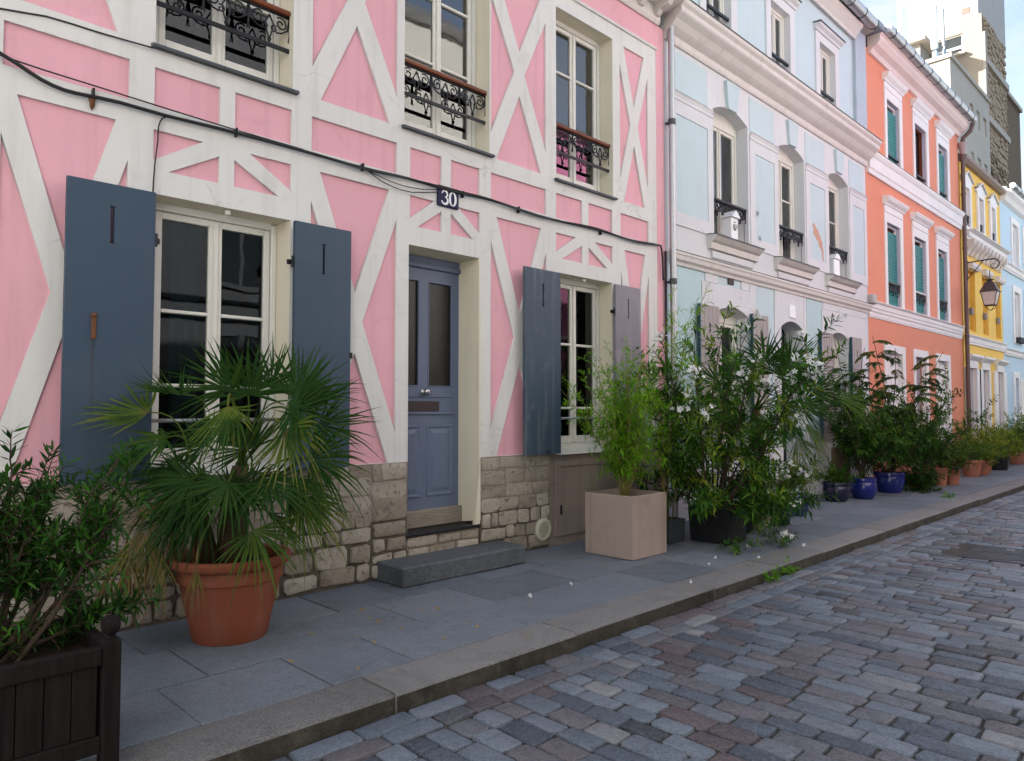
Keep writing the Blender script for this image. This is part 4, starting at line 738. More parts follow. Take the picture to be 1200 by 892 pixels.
# ------------------------------------------------------------------ yellow house
H4 = thing('yellow_house', 'yellow house with white pedimented windows and ochre shutters', 'house', (25, 0, 0)); y0_, y1_ = 22.68, 27.28
UPY = [(22.98, 23.50), (24.48, 25.0), (25.95, 26.45)]; MDY = [(23.30, 24.02), (24.82, 25.48), (26.40, 27.05)]; GRY = [(23.08, 23.80), (24.50, 25.18), (26.28, 26.98)]
plate('wall', rect(y0_, y1_, -.1, 8.36), [rect(a, b, 6.62, 7.72) for a, b in UPY] + [rect(a, b, 3.72, 5.42) for a, b in MDY] + [rect(a, b, .12, 2.66) for a, b in GRY], 0, .35, YELLOW, H4)
for a, b in UPY:
    plate('surround', [(a-.14, 6.50), (b+.14, 6.50), (b+.14, 7.82), (b+.26, 7.85), (b+.26, 7.92), ((a+b)/2, 8.14), (a-.26, 7.92), (a-.26, 7.85), (a-.14, 7.82)], [rect(a, b, 6.62, 7.72)], -.06, -.001, WHITE, H4)
    MB().add([(a-.28, -.11, 7.92), ((a+b)/2, -.11, 8.15), (b+.28, -.11, 7.92), (a-.28, 0, 7.93), ((a+b)/2, 0, 8.17), (b+.28, 0, 7.93), (a-.28, -.11, 7.955), ((a+b)/2, -.11, 8.19), (b+.28, -.11, 7.955), (a-.28, 0, 7.96), ((a+b)/2, 0, 8.2), (b+.28, 0, 7.96)], [(0, 1, 7, 6), (1, 2, 8, 7), (6, 7, 10, 9), (7, 8, 11, 10), (0, 3, 4, 1), (1, 4, 5, 2)]).build('pediment', STONEW, H4)
    rev2(H4, rect(a, b, 6.62, 7.72), .07, WHITE); w = MB().box(a+.01, a+.06, .06, .10, 6.62, 7.7).box(b-.06, b-.01, .06, .10, 6.62, 7.7).box((a+b)/2-.03, (a+b)/2+.03, .06, .10, 6.62, 7.66).box(a+.06, b-.06, .06, .10, 7.64, 7.7).build('window', WHITE, H4)
    MB().box(a+.05, b-.05, .08, .086, 6.62, 7.65).build('pane', GLASS, w); guard(H4, a+.002, b-.002, 6.95, .0, h=.2, bar=True, rail=IRON, detail=2, low=.25)
for a, b in MDY:
    rev2(H4, rect(a, b, 3.72, 5.42), .12, YELLOW); sh = MB().box(a+.012, b-.012, .10, .135, 3.72, 5.40, .006).build('shutter', DYELLOW, H4)
    for k in range(20): MB().add([(a+.05, .098, 3.80+k*.078), (b-.05, .098, 3.80+k*.078), (b-.05, .082, 3.85+k*.078), (a+.05, .082, 3.85+k*.078)], [(0, 1, 2, 3)]).build('slat', DYELLOW, sh)
    MB().prof([(0, 5.45), (-.10, 5.45), (-.14, 5.52), (-.14, 5.62), (0, 5.64)], a-.04, b+.12).build('lintel_block', STONEW, H4)
    MB().box(a-.02, a+.10, -.10, -.001, 4.14, 4.34, .02).build('shutter_catch', plain('catch_grey%d' % int(a*10), (.26, .23, .24), .5), H4)
band(H4, y0_+.12, y1_+.0, 6.22, 6.47, .30, WHITE)
for x in np.arange(23.0, 27.2, .42): MB().prof([(0, 5.82), (-.06, 5.82), (-.12, 5.95), (-.24, 6.08), (-.26, 6.215), (0, 6.215)], x, x+.20).build('modillion', STONEW, H4)
band(H4, y0_+.12, y1_, 3.32, 3.58, .12, WHITE)
for i, (a, b) in enumerate(GRY):
    rev2(H4, rect(a, b, .12, 2.66), .08, WHITE); MB().box(a+.01, b-.01, .06, .10, .12, 2.65).build('door', plain('lilac_grey_door%d' % i, (.42, .36, .36), .5), H4)
    MB().box(a-.42, a-.004, -.05, -.001, .12, 2.66).box(b+.004, b+(.42 if i != 1 else .2), -.05, -.001, .12, 2.66).build('shutter', WHITE, H4)
    MB().box(a-.10, b+.14, -.05, -.001, 2.662, 2.86).build('lintel', WHITE, H4)
    MB().prof([(0, 2.86), (-.05, 2.86), (-.12, 2.93), (-.16, 2.97), (-.16, 3.03), (0, 3.05)], a-.24, b+.30).build('hood', WHITE, H4)
MB().prof([(.1, 8.36), (-.10, 8.36), (-.18, 8.42), (-.18, 8.52), (.1, 8.56)], y0_, y1_+.05).build('eaves_board', plain('brown_eaves', (.25, .19, .155), .7), H4); body(H4, y0_, y1_, 8.5, 9.2, wall=YELLOW, over=.1)

# ------------------------------------------------------------------ light blue houses at the end
H5 = thing('light_blue_house', 'light blue house with white window frames at the far right', 'house', (31, 0, 0)); l0, l1 = 27.29, 34.5
UL = [(28.9, 29.75), (30.7, 31.6), (32.5, 33.4)]; GL = [(28.7, 29.2), (30.4, 31.3), (32.5, 33.4)]
plate('wall', rect(l0, l1, -.1, 8.45), [rect(a, b, 6.4, 7.75) for a, b in UL] + [rect(a, b, 3.7, 5.45) for a, b in UL] + [rect(a, b, .12, 2.55) for a, b in GL], 0, .35, SKYB, H5)
for (a, b), z0, z1 in [(p, 6.4, 7.75) for p in UL] + [(p, 3.7, 5.45) for p in UL] + [(p, .12, 2.55) for p in GL]:
    plate('surround', [(a-.2, z0), (a, z0), (a, z1), (b, z1), (b, z0), (b+.2, z0), (b+.2, z1+.2), (a-.2, z1+.2)], [], -.04, -.001, WHITE, H5); rev2(H5, rect(a, b, z0, z1), .08, WHITE)
    if z0 > 1:
        w = casement(H5, a+.012, b-.012, z0+.01, z1-.01, .09, fm=WHITE, rows=(.5,), curtain=(CURT, 0, 1)); 
        if z0 < 6: MB().box(a+.1, b-.1, -.16, -.02, z0+.02, z0+.22, .02).build('flower_box', GREYPOT, H5)
    else: MB().box(a+.01, b-.01, .07, .11, z0, z1).build('door', BLUED, H5); MB().box(a-.28, a-.21, -.06, -.001, z0, z1).box(b+.21, b+.6, -.06, -.001, z0, z1).build('shutter', WHITE, H5)
band(H5, l0+.05, l1, 3.24, 3.46, .12, WHITE); band(H5, l0+.05, l1, 6.0, 6.25, .16, WHITE); MB().prof([(0, 8.2), (-.12, 8.24), (-.2, 8.34), (-.32, 8.42), (-.32, 8.52), (0, 8.56)], l0, l1).build('eaves_cornice', WHITE, H5); gutter(H5, l0, l1, 8.62, -.36, .09); body(H5, l0, l1, 8.54, 9.6, over=.2, wall=SKYB)
H6 = thing('cream_house', 'cream house beyond the light blue one, at the end of the row', 'house', (38, 0, 0)); plate('wall', rect(34.51, 42, -.1, 8.3), [rect(a, a+.9, 3.7, 5.4) for a in (35.6, 37.8, 40)], 0, .35, WHITE, H6); body(H6, 34.51, 42, 8.3, 9.4, wall=WHITE)
for a in (35.6, 37.8, 40): rev2(H6, rect(a, a+.9, 3.7, 5.4), .2, WHITE); casement(H6, a+.01, a+.89, 3.71, 5.39, .2)

# ------------------------------------------------------------------ street lamp on the orange house
SL = thing('wall_lantern', 'black four-sided lantern hanging from a scrolled iron bracket', 'street lamp', (22.62, -.05, 5.55)); lx, ly = 22.62, -.60
MB().tube([(lx, -.155, 5.50), (lx, -.75, 5.52), (lx, -.84, 5.48), (lx, -.86, 5.38), (lx, -.81, 5.29), (lx, -.72, 5.27), (lx, -.65, 5.31), (lx, -.64, 5.38), (lx, -.68, 5.42), (lx, -.72, 5.40)][:2] + spiral(0, 0, 0, 0, 0, 1, 0, 1)[:0] + [(lx, -.60-.15+0, 5.52)], .016, 6).tube([(lx, -.75+.19*math.sin(a)*(1-a/14) - .0, 5.36+.165*math.cos(a)*(1-a/14)) for a in [-.2-0.33*k for k in range(0)] ] or [(lx, -.75-.17*math.sin(.35*k)*(1-.048*k), 5.36+.16*math.cos(.35*k)*(1-.048*k)) for k in range(20)], [.016-.0004*k for k in range(20)], 6).tube([(lx, -.155, 5.06), (lx, -.52, 5.50)], .011, 6).box(lx-.03, lx+.03, -.155, -.06, 5.0, 5.56, .006).build('bracket', IRON, SL, smooth=R(50))
ly = -.66; MB().tube([(lx, ly, 5.22), (lx, ly, 4.98)], .010, 6).build('hanger', IRON, SL)
def frustum(nm, z0, r0, z1, r1, mat, cap=True):
    vs = [(lx+sx*r0, ly+sy*r0, z0) for sx, sy in ((-1, -1), (1, -1), (1, 1), (-1, 1))] + [(lx+sx*r1, ly+sy*r1, z1) for sx, sy in ((-1, -1), (1, -1), (1, 1), (-1, 1))]
    m = MB(); m.add(vs, [(0, 1, 5, 4), (1, 2, 6, 5), (2, 3, 7, 6), (3, 0, 4, 7), (0, 3, 2, 1), (4, 5, 6, 7)]); m.fix = True; return m.build(nm, mat, SL)
BRN = plain('bronze_lamp', (.05, .035, .032), .5, .5); frustum('hood', 4.66, .20, 4.90, .09, BRN); frustum('vent_cap', 4.905, .06, 4.96, .05, BRN); frustum('finial_plate', 4.965, .10, 4.985, .03, BRN); frustum('hood_rim', 4.635, .215, 4.658, .21, BRN)
cg = MB()
for sx, sy in ((-1, -1), (1, -1), (1, 1), (-1, 1)): cg.tube([(lx+sx*.185, ly+sy*.185, 4.64), (lx+sx*.115, ly+sy*.115, 4.28)], .011, 5)
for a in range(4):
    c = ((-1, -1), (1, -1), (1, 1), (-1, 1)); p, q = c[a], c[(a+1) % 4]; cg.tube([(lx+p[0]*.115, ly+p[1]*.115, 4.28), (lx+q[0]*.115, ly+q[1]*.115, 4.28)], .012, 5); cg.tube([(lx+p[0]*.11, ly+p[1]*.11, 4.28), (lx+p[0]*.08, ly+p[1]*.08, 4.2), (lx, ly, 4.14)], .009, 5)
cg.build('cage', BRN, SL)
for a in range(4):
    c = ((-1, -1), (1, -1), (1, 1), (-1, 1)); p, q = c[a], c[(a+1) % 4]
    MB().add([(lx+p[0]*.18, ly+p[1]*.18, 4.635), (lx+q[0]*.18, ly+q[1]*.18, 4.635), (lx+q[0]*.112, ly+q[1]*.112, 4.285), (lx+p[0]*.112, ly+p[1]*.112, 4.285)], [(0, 1, 2, 3)]).build('pane', plain('frosted_pane', (.62, .55, .48), .5, .5) if 'frosted_pane' not in MATS else MATS['frosted_pane'], SL)

# ------------------------------------------------------------------ tall blocks behind the terrace
K = thing('concrete_block', 'grey rendered modern block with small windows behind the yellow house', 'building', (46, 8, 0)); ky = 5.3
k0, k1 = 43.6, 52.0; WIN = [(47.5, 48.25), (48.95, 49.75), (50.5, 51.3)]
plate('wall', rect(k0, k1, 0, 20.4), [rect(a, b, z, z+1.1) for a, b in WIN for z in (15.2, 18.05)], ky, ky+.3, CONC, K)
for a, b in WIN:
    for z in (15.2, 18.05): w = MB().box(a, a+.07, ky+.12, ky+.2, z, z+1.1).box(b-.07, b, ky+.12, ky+.2, z, z+1.1).box(a+.07, b-.07, ky+.12, ky+.2, z+1.02, z+1.1).build('window', WHITE, K); MB().box(a+.06, b-.06, ky+.18, ky+.19, z, z+1.04).build('pane', GLASS, w)
MB().box(k0+.3, k1, ky+.8, 20, 0, 20.3).build('inner_wall', ROOM, K)
def endwall(h, xx, ya, yb, z0, z1, holes, mat, nm='end_wall', th=.3):
    o = plate(nm, [(y, z) for y, z in rect(ya, yb, z0, z1)], holes, 0, th, mat, h); rw = WLOC[h.name]
    for v in o.data.vertices: X_, Y_, Z_ = v.co; v.co = (xx + (Y_+rw.y) - rw.x, (X_+rw.x) - rw.y, Z_)
    o.data.flip_normals(); return o
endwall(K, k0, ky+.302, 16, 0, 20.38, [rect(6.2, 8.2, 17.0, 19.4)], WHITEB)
w = MB().box(k0+.1, k0+.16, 6.2, 6.3, 17, 19.4).box(k0+.1, k0+.16, 8.1, 8.2, 17, 19.4).box(k0+.1, k0+.16, 6.3, 8.1, 19.3, 19.4).box(k0+.1, k0+.16, 6.9, 7.0, 17, 19.3).build('window', WHITE, K); MB().box(k0+.13, k0+.135, 6.25, 8.15, 17, 19.35).build('pane', GLASS, w)
MB().box(k0-.1, k1, ky-.1, 16, 20.4, 20.62).build('roof_slab', CONC, K)
T = thing('white_tower_block', 'tall white block with a high wide window and brown rubble side wall', 'building', (55, 9, 0)); t0, t1, tz = 52.2, 58.0, 26.35
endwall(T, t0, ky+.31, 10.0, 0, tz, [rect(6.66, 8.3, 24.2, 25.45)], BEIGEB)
w = MB().box(t0+.1, t0+.18, 6.66, 6.74, 24.2, 25.45).box(t0+.1, t0+.18, 8.22, 8.3, 24.2, 25.45).box(t0+.1, t0+.18, 6.74, 8.22, 25.37, 25.45).box(t0+.1, t0+.18, 6.74, 8.22, 24.55, 24.72).build('window', WHITE, T); MB().box(t0+.14, t0+.146, 6.7, 8.26, 24.2, 25.4).build('pane', GLASS, w); MB().box(t0-.3, t0, 6.5, 8.5, 24.04, 24.18).build('sill', CONC, T)
MB().box(t0+.32, t1, ky+.7, 10.0, 0, tz-.05).build('inner_wall', CONC, T)
RB = MB().box(t0+.31, t1, ky+.3, ky+.68, 0, tz-.1).build('rubble_wall', MORTAR, T)
rr_ = random.Random(5); vs_ = MB(); z = 9.0; cnt = 0
while z < tz-.3:
    x = t0+.25; hh = rr_.uniform(.22, .36)
    while x < t1-.1:
        ln = rr_.uniform(.3, .6); b_ = block(x+.03, min(x+ln, t1)-.03, z+.03, z+hh-.02, ky+.3, rr_, rr_.uniform(.05, .16)); big = cnt < 290 and z > 11
        if big: b_.build('stone', RUBBLE, RB); cnt += 1
        else: vs_.add(b_.v, b_.f)
        x += ln
    z += hh
vs_.fix = True; vs_.build('stones', RUBBLE, RB, kind='stuff')
for zz in (15.4, 19.45, 23.1): MB().box(t0+.1, t1+.1, ky+.05, ky+.3, zz, zz+.4).build('concrete_band', CONC, T)
MB().box(t0-.02, t0+.34, ky+.1, ky+.32, 8, tz-1.2, .05).build('concrete_edge', WHITEB, T)
MB().box(t0+1.0, t1, ky+.55, 10.0, tz, tz+.3).build('roof_slab', CONC, T)
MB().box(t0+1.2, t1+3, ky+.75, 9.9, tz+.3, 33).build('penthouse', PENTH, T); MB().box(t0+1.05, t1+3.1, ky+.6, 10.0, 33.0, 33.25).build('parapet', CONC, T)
MB().box(t0+1.16, t0+1.195, 6.5, 6.95, 27.2, 27.6).build('vent', plain('brown_vent', (.2, .13, .1), .7), T)
T2 = thing('rubble_gable', 'further brown rubble gable stepping back at the right edge', 'building', (62, 8, 0)); MB().box(58.7, 70, ky+1.6, 20, 0, 25.5).build('wall', RUBBLE, T2); MB().box(58.7, 59.6, ky+.6, ky+1.6, 0, 22.6).build('buttress', CONC, T2); MB().box(58.65, 70, ky+1.4, 20, 25.5, 25.8).build('coping', CONC, T2)
for i, (yy, zz, hh, rad) in enumerate(((6.60, 20.62, 4.0, .17), (6.14, 20.62, 3.7, .06))):
    A = thing('phone_antenna', ('wide pale antenna panel on the roof beside the grey block' if i == 0 else 'slim white antenna mast right of the wide panel'), 'antenna', (46, yy, zz), 'antennas on the flat roof')
    MB().tube([(46, yy, zz), (46, yy, zz+hh)], .04, 8).build('mast', ZINC, A); MB().box(45.75, 45.96, yy-rad, yy+rad, zz+1.5, zz+hh, .04).build('panel', plain('antenna_grey%d' % i, (.52, .58, .58), .5), A); MB().box(45.8, 46.2, yy-rad*.8, yy+rad*.8, zz+.2, zz+1.4, .05).build('equipment', plain('antenna_base%d' % i, (.30, .38, .50), .5), A)
S = thing('stair_head', 'small white rooftop hut with an overhanging slab left of the antennas', 'building', (50, 9, 20.6)); MB().box(50, 51.8, 8.5, 10.2, 20.62, 24.7).build('wall', WHITEB, S); MB().box(49.6, 52.0, 8.1, 10.6, 24.7, 24.95).build('roof', CONC, S); MB().box(49.96, 49.99, 8.9, 9.4, 22.6, 24.3).build('door', plain('hut_door', (.35, .37, .42), .5), S)
LM = thing('lattice_mast', 'pale blue lattice mast rising behind the orange roof', 'mast', (58, 11.7, 0)); m = MB()
for dx, dy in ((-.35, -.35), (.35, -.35), (.35, .35), (-.35, .35)): m.tube([(58+dx, 11.7+dy, 0), (58+dx, 11.7+dy, 40)], .06, 5)
for k in range(20): z = 20+k; m.tube([(57.65, 11.35, z), (58.35, 11.35, z+1)], .035, 4).tube([(58.35, 11.35, z), (58.35, 12.05, z+1)], .035, 4).tube([(57.65, 12.05, z), (57.65, 11.35, z+1)], .035, 4)
m.build('lattice', plain('mast_paint', (.55, .62, .68), .5), LM)

# ------------------------------------------------------------------ houses across the street (they show in the window panes)
oy = -7.8
for (xa, xb, zt, mt, nm, lb) in ((-9, -1.5, 10.2, OPPC, 'cream', 'warm cream house across the street, leftmost in the reflections'), (-1.5, 7.6, 11.8, OPPG, 'grey', 'grey house across the street mirrored in the ground floor panes'), (7.6, 13.4, 10.9, OPPC, 'sunlit', 'sunlit cream house across the street mirrored in the upper panes'), (13.4, 18.6, 9.6, OPPP, 'rose', 'rose pink house across the street mirrored in the right window'), (18.6, 27, 8.2, OPPB, 'blue', 'slate blue house across the street'), (27, 44, 8.6, OPPC, 'far', 'cream house at the far end of the opposite row')):
    O = thing('opposite_house', lb, 'house', ((xa+xb)/2, oy-2, 0), 'houses across the street'); n = max(2, int((xb-xa)/2.3)); st = (xb-xa)/n
    MB().box(xa+.005, xb-.005, oy-5, oy, -.1, zt).build('wall', mt, O); MB().prof([(oy-5, zt), (oy-2.5, zt+1.6), (oy+.25, zt+.02), (oy+.25, zt-.1), (oy+.002, zt-.18)], xa, xb).build('roof', ZINC, O)
    for zz in (3.2, 3.5, 5.95, 8.0): MB().box(xa+.01, xb-.01, oy+.002, oy+.07, zz, zz+.09).build('string_course', IRON if mt is OPPG else WHITE, O)
    for k in range(n):
        c = xa+st*(k+.5)
        for z0, z1 in ((1.0, 2.9), (3.9, 5.7), (6.4, 7.5)):
            w = plate('window', rect(c-.62, c+.62, z0-.1, z1+.12), [rect(c-.46, c-.03, z0, z1), rect(c+.03, c+.46, z0, z1)], oy+.05, oy+.002, mt if mt is OPPG else WHITE, O); MB().box(c-.46, c+.46, oy+.003, oy+.012, z0, z1).build('pane', plain('opposite_pane', (.03, .035, .04), .1, .6) if 'opposite_pane' not in MATS else MATS['opposite_pane'], w)

# ------------------------------------------------------------------ plants
def unit(v): n = np.linalg.norm(v, axis=-1, keepdims=True); return v/np.maximum(n, 1e-9)
LEAF_F = np.array([(0, 4, 1, 1), (0, 1, 5, 5), (4, 6, 2, 1), (1, 2, 7, 5), (6, 3, 2, 2), (2, 3, 7, 7)])
def leaves_mesh(P, Dv, length, width, rng, droop=.15, fold=.25, up=None):
    """lanceolate leaves at points P pointing along Dv: eight verts, folded on the midrib, tip bent down -> V, F(tri), per-leaf index"""
    n = len(P); Dv = unit(Dv); length = np.broadcast_to(length, (n,)); width = np.broadcast_to(width, (n,))
    rnd = rng.normal(size=(n, 3))*.35 + np.array([0, 0, 1.]) if up is None else up
    S = unit(np.cross(Dv, rnd)); Nn = unit(np.cross(S, Dv))
    t = np.array([0, .35, .72, 1.]); sag = -droop*t**2
    V = np.zeros((n, 8, 3))
    for k in range(4): V[:, k] = P + Dv*(t[k]*length)[:, None] + np.array([0, 0, 1.])*(sag[k]*length)[:, None]
    for k, (src, w) in enumerate(((1, .5), (2, .38))):
        off = S*(w*width)[:, None]; lift = Nn*(fold*w*width)[:, None]
        V[:, 4+2*k] = V[:, src] + off + lift; V[:, 5+2*k] = V[:, src] - off + lift
    tri = np.array([(0, 4, 1), (0, 1, 5), (4, 6, 2), (4, 2, 1), (1, 2, 7), (1, 7, 5), (6, 3, 2), (2, 3, 7)])
    F = (tri[None] + (np.arange(n)*8)[:, None, None]).reshape(-1, 3)
    return V.reshape(-1, 3), F
def curve(p0, d0, ln, rng, n=7, grav=-.0, wob=.15):
    pts = [np.array(p0, float)]; d = np.array(d0, float); d /= np.linalg.norm(d)
    for i in range(n): d = d + rng.normal(size=3)*wob/n + np.array([0, 0, grav/n]); d /= np.linalg.norm(d); pts.append(pts[-1]+d*ln/n)
    return np.array(pts)
def at_curve(c, u):
    k = u*(len(c)-1); i = int(min(len(c)-2, math.floor(k))); f = k-i; return c[i]*(1-f)+c[i+1]*f, (c[i+1]-c[i])
def shrub(root, base, stems, seed, mat, twigs=8, twig_len=(.18, .35), per=12, leaf=(.10, .018), spread_leaf=.9, whorl=True, grav=-.25, bark=BARK, rad=.012, tint=(.0, .9), from_u=.4, clip_z=None, jit=.5, flowers=0, flower_r=.06, top_bias=False, tipyel=.0):
    """stems: list of (direction, length). stems and twigs are tubes in `branches`, leaves in `crown`, blossom heads are parts of their own"""
    rng = np.random.default_rng(seed); br = MB(); P = []; Dv = []; T = []; tips = []
    for (d0, ln) in stems:
        o = np.array(base, float)+np.append(rng.normal(size=2)*.03, 0); c = curve(o, d0, ln, rng, 8, grav*.4, .5); n = len(c); br.tube([tuple(p) for p in c], [rad*(1-.7*i/(n-1)) for i in range(n)], 6)
        for q in range(twigs):
            u = from_u + (1-from_u)*(q+rng.random())/twigs; p, d = at_curve(c, min(.999, u)); dd = unit(d)*.55 + unit(rng.normal(size=3))*.85 + np.array([0, 0, .25]); L_ = rng.uniform(*twig_len)*(1.15-.5*u)
            if q == twigs-1: p, dd = c[-1], d; L_ = twig_len[1]*.8
            tw = curve(p, dd, L_, rng, 4, grav, .4); br.tube([tuple(x) for x in tw], [rad*.38, rad*.33, rad*.28, rad*.22, rad*.12], 4, False); tips.append((tw[-1], tw[-1]-tw[-2]))
            b = rng.uniform(*tint)
            for i in range(per):
                uu = .12+.88*i/per if not whorl else .15+.85*((i//3)+.5)/max(1, per/3); pp, ax = at_curve(tw, min(.999, uu)); ax = unit(ax); a = rng.uniform(0, 6.28) if not whorl else 2.094*(i % 3)+(i//3)*1.05+rng.normal()*.25
                o1 = unit(np.cross(ax, [.31, .52, .8])); o2 = np.cross(ax, o1); dv = ax*(1-spread_leaf*.6)+ (o1*math.cos(a)+o2*math.sin(a))*spread_leaf + np.array([0, 0, .12])
                P.append(pp); Dv.append(dv+rng.normal(size=3)*.15); T.append(min(1, max(0, b+rng.normal()*.13 + (tipyel if uu > .8 else 0))))
    P = np.array(P); Dv = np.array(Dv); T = np.array(T)
    ln = leaf[0]*rng.uniform(.65, 1.25, len(P)); V, F = leaves_mesh(P, Dv, ln, leaf[1]*rng.uniform(.75, 1.25, len(P)), rng, droop=rng.uniform(.05, .3))
    br.build('branches', bark, root, smooth=True); npmesh('crown', V, F, mat, root, np.repeat(T, 8))
    if flowers:
        cen = np.mean([t[0] for t in tips], 0); tips = sorted(tips, key=lambda t: -float((t[0]-cen)@(SV*.9+SU*.55))-.9*rng.random())
        for (p, d) in tips[:flowers]: blossom(root, p+unit(d)*.02, rng, flower_r)
    return tips
def blossom(root, p, rng, r=.06, n=9, name='blossom', ps=1.):
    """a head of five-petalled white flowers"""
    V = []; F = []; T = []
    for k in range(n):
        c = np.array(p)+rng.normal(size=3)*r*.55; ax = unit(rng.normal(size=3)*.7+np.array([-.1, -.5, .5])); o1 = unit(np.cross(ax, [.3, .5, .81])); o2 = np.cross(ax, o1); s = rng.uniform(.022, .034)*ps
        for j in range(5):
            a = 2*math.pi*j/5+rng.random()*.2; d = o1*math.cos(a)+o2*math.sin(a); e = -o1*math.sin(a)+o2*math.cos(a); b = len(V)
            V += [c, c+d*s*.6+e*s*.32+ax*s*.25, c+d*s+e*s*.15+ax*s*.15, c+d*s-e*s*.25+ax*s*.2, c+d*s*.6-e*s*.32+ax*s*.25]; F += [(b, b+1, b+2), (b, b+2, b+3), (b, b+3, b+4)]; T += [rng.random()]*5
    npmesh(name, V, F, PETAL, root, T)
SR = np.array(rt); SV = -np.array(fh); SU = np.array((0, 0, 1.))         # right, towards the street, up
def frond(root, p0, hub, th, w, Rr, rng, n=30, span=100, droop=.1, tint=.33, dry=0., mat=None, nm='frond', twist=0.):
    """fan leaf: arched stalk from p0 to hub, then stiff folded segments that part half way out; th = lean from upright, w = lean to the street"""
    a = R(th+rng.normal()*4); d = unit(SR*math.sin(a)+SU*math.cos(a)+SV*w); hint = unit(SV*.75+SU*.55+SR*rng.normal()*.25+np.array((0, 0, .2)))
    s = unit(np.cross(d, hint)); tw = twist+rng.normal()*.38; nn = np.cross(s, d); s, nn = s*math.cos(tw)+nn*math.sin(tw), nn*math.cos(tw)-s*math.sin(tw)
    hub = np.array(hub, float); p0 = np.array(p0, float); L0 = np.linalg.norm(hub-p0); c1 = hub-d*L0*.45+SU*L0*.12; c = [p0*(1-u)**2+c1*2*u*(1-u)+hub*u*u for u in np.linspace(0, 1, 8)]
    V = []; F = []; T = []
    for i in range(len(c)):
        q = .011-.005*i/len(c); V += [c[i]+s*q, c[i]-nn*q*.8, c[i]-s*q, c[i]+nn*q*.5]; T += [min(1, tint+.15)]*4
    for i in range(len(c)-1):
        for q in range(4): A = i*4+q; B = i*4+(q+1) % 4; F += [(A, B, B+4), (A, B+4, A+4)]
    st = np.array([.02, .28, .46, .68, .87, 1.]); wp = np.array([.05, .68, .92, .55, .26, .02]); dphi = math.radians(2*span/(n-1)); fcup = rng.uniform(.05, .45)
    for i in range(n):
        ph = math.radians(-span+2*span*i/(n-1)+rng.normal()*1.6); L_ = Rr*(.66+.34*math.cos(ph*.85))*rng.uniform(.84, 1.1); l = d*math.cos(ph)+s*math.sin(ph); e = -d*math.sin(ph)+s*math.cos(ph)
        wmax = Rr*.46*dphi*.41; dr = droop*rng.uniform(.4, 2.2); b = len(V); cup = fcup*Rr*abs(math.sin(ph)); tt = tint+rng.normal()*.05; jn = rng.normal()*.10; je = rng.normal()*.06
        for k in range(6):
            t = st[k]; m = hub + l*L_*t + nn*(cup*t*t + jn*t*t*Rr) + e*(je*t*t*Rr) + SU*(-dr*L_*t**3); q = wmax*wp[k]
            V += [m+e*q-nn*q*.9, m, m-e*q-nn*q*.9]; tv = tt + (dry if t > .6 else dry*.3 if t > .1 else dry*1.6) + (.2 if (t > .95 and rng.random() < .4) else 0); T += [min(1, max(0, tv))]*3
        for k in range(5):
            q = b+3*k; F += [(q, q+1, q+4), (q, q+4, q+3), (q+1, q+2, q+5), (q+1, q+5, q+4)]
    return npmesh(nm, V, F, mat or PALML, root, T)
def pot_lathe(root, cx, cy, pr, mat, soil_r, soil_z, n=28, nm='pot'):
    o = MB().lathe(cx, cy, pr, n).build(nm, mat, root, smooth=R(38)); MB().lathe(cx, cy, [(soil_r, soil_z-.03), (soil_r, soil_z), (soil_r*.5, soil_z+.02), (.01, soil_z+.025)], 18).build('soil', SOIL, root, smooth=R(50)); return o
def round_pot(cx, cy, r0, r1, h, mat, name, label, rim=.03, belly=0., cat='pot', group=None):
    t = thing(name, label, cat, (cx, cy, 0), group); wl = .022; pr = [(r0*.98, .002), (r0, .012)]
    for k in range(1, 7): u = k/7; pr.append((r0+(r1-r0)*u+belly*math.sin(math.pi*u), h*(.02+.78*u)))
    pr += [(r1-.004, h*.80), (r1+rim, h*.83), (r1+rim*1.1, h*.97), (r1+rim*.8, h), (r1-wl, h), (r1-wl-.01, h*.86), (r1-wl-.02, h*.8)]
    pot_lathe(t, cx, cy, pr, mat, r1-wl-.012, h*.86); return t
def box_pot(x0, x1, y0, y1, h, mat, name, label, th=.03, taper=0., cat='planter'):
    t = thing(name, label, cat, ((x0+x1)/2, (y0+y1)/2, 0)); m = MB(); k = taper
    o = [(x0+k, y0+k), (x1-k, y0+k), (x1-k, y1-k), (x0+k, y1-k)]; u = [(x0, y0), (x1, y0), (x1, y1), (x0, y1)]; i = [(x0+th, y0+th), (x1-th, y0+th), (x1-th, y1-th), (x0+th, y1-th)]
    m.v = [(x, y, .004) for x, y in o] + [(x, y, h-.006) for x, y in u] + [(x+(.006 if x == x0 else -.006), y+(.006 if y == y0 else -.006), h) for x, y in u] + [(x, y, h) for x, y in i] + [(x, y, h-.14) for x, y in i]
    m.f = [(k*4+q, k*4+(q+1) % 4, k*4+4+(q+1) % 4, k*4+4+q) for k in range(4) for q in range(4)] + [(0, 3, 2, 1)]; m.fix = True; m.build('shell', mat, t)
    MB().box(x0+th, x1-th, y0+th, y1-th, h-.15, h-.07, .02).build('soil', SOIL, t); return t
rg = np.random.default_rng(5)
def fan(n, el0, el1, l0, l1, rng, az0=0, az1=6.283):
    out = []
    for k in range(n): a = az0+(az1-az0)*(k+rng.random())/n; e = R(rng.uniform(el0, el1)); out.append(((math.cos(a)*math.cos(e), math.sin(a)*math.cos(e), math.sin(e)), rng.uniform(l0, l1)))
    return out

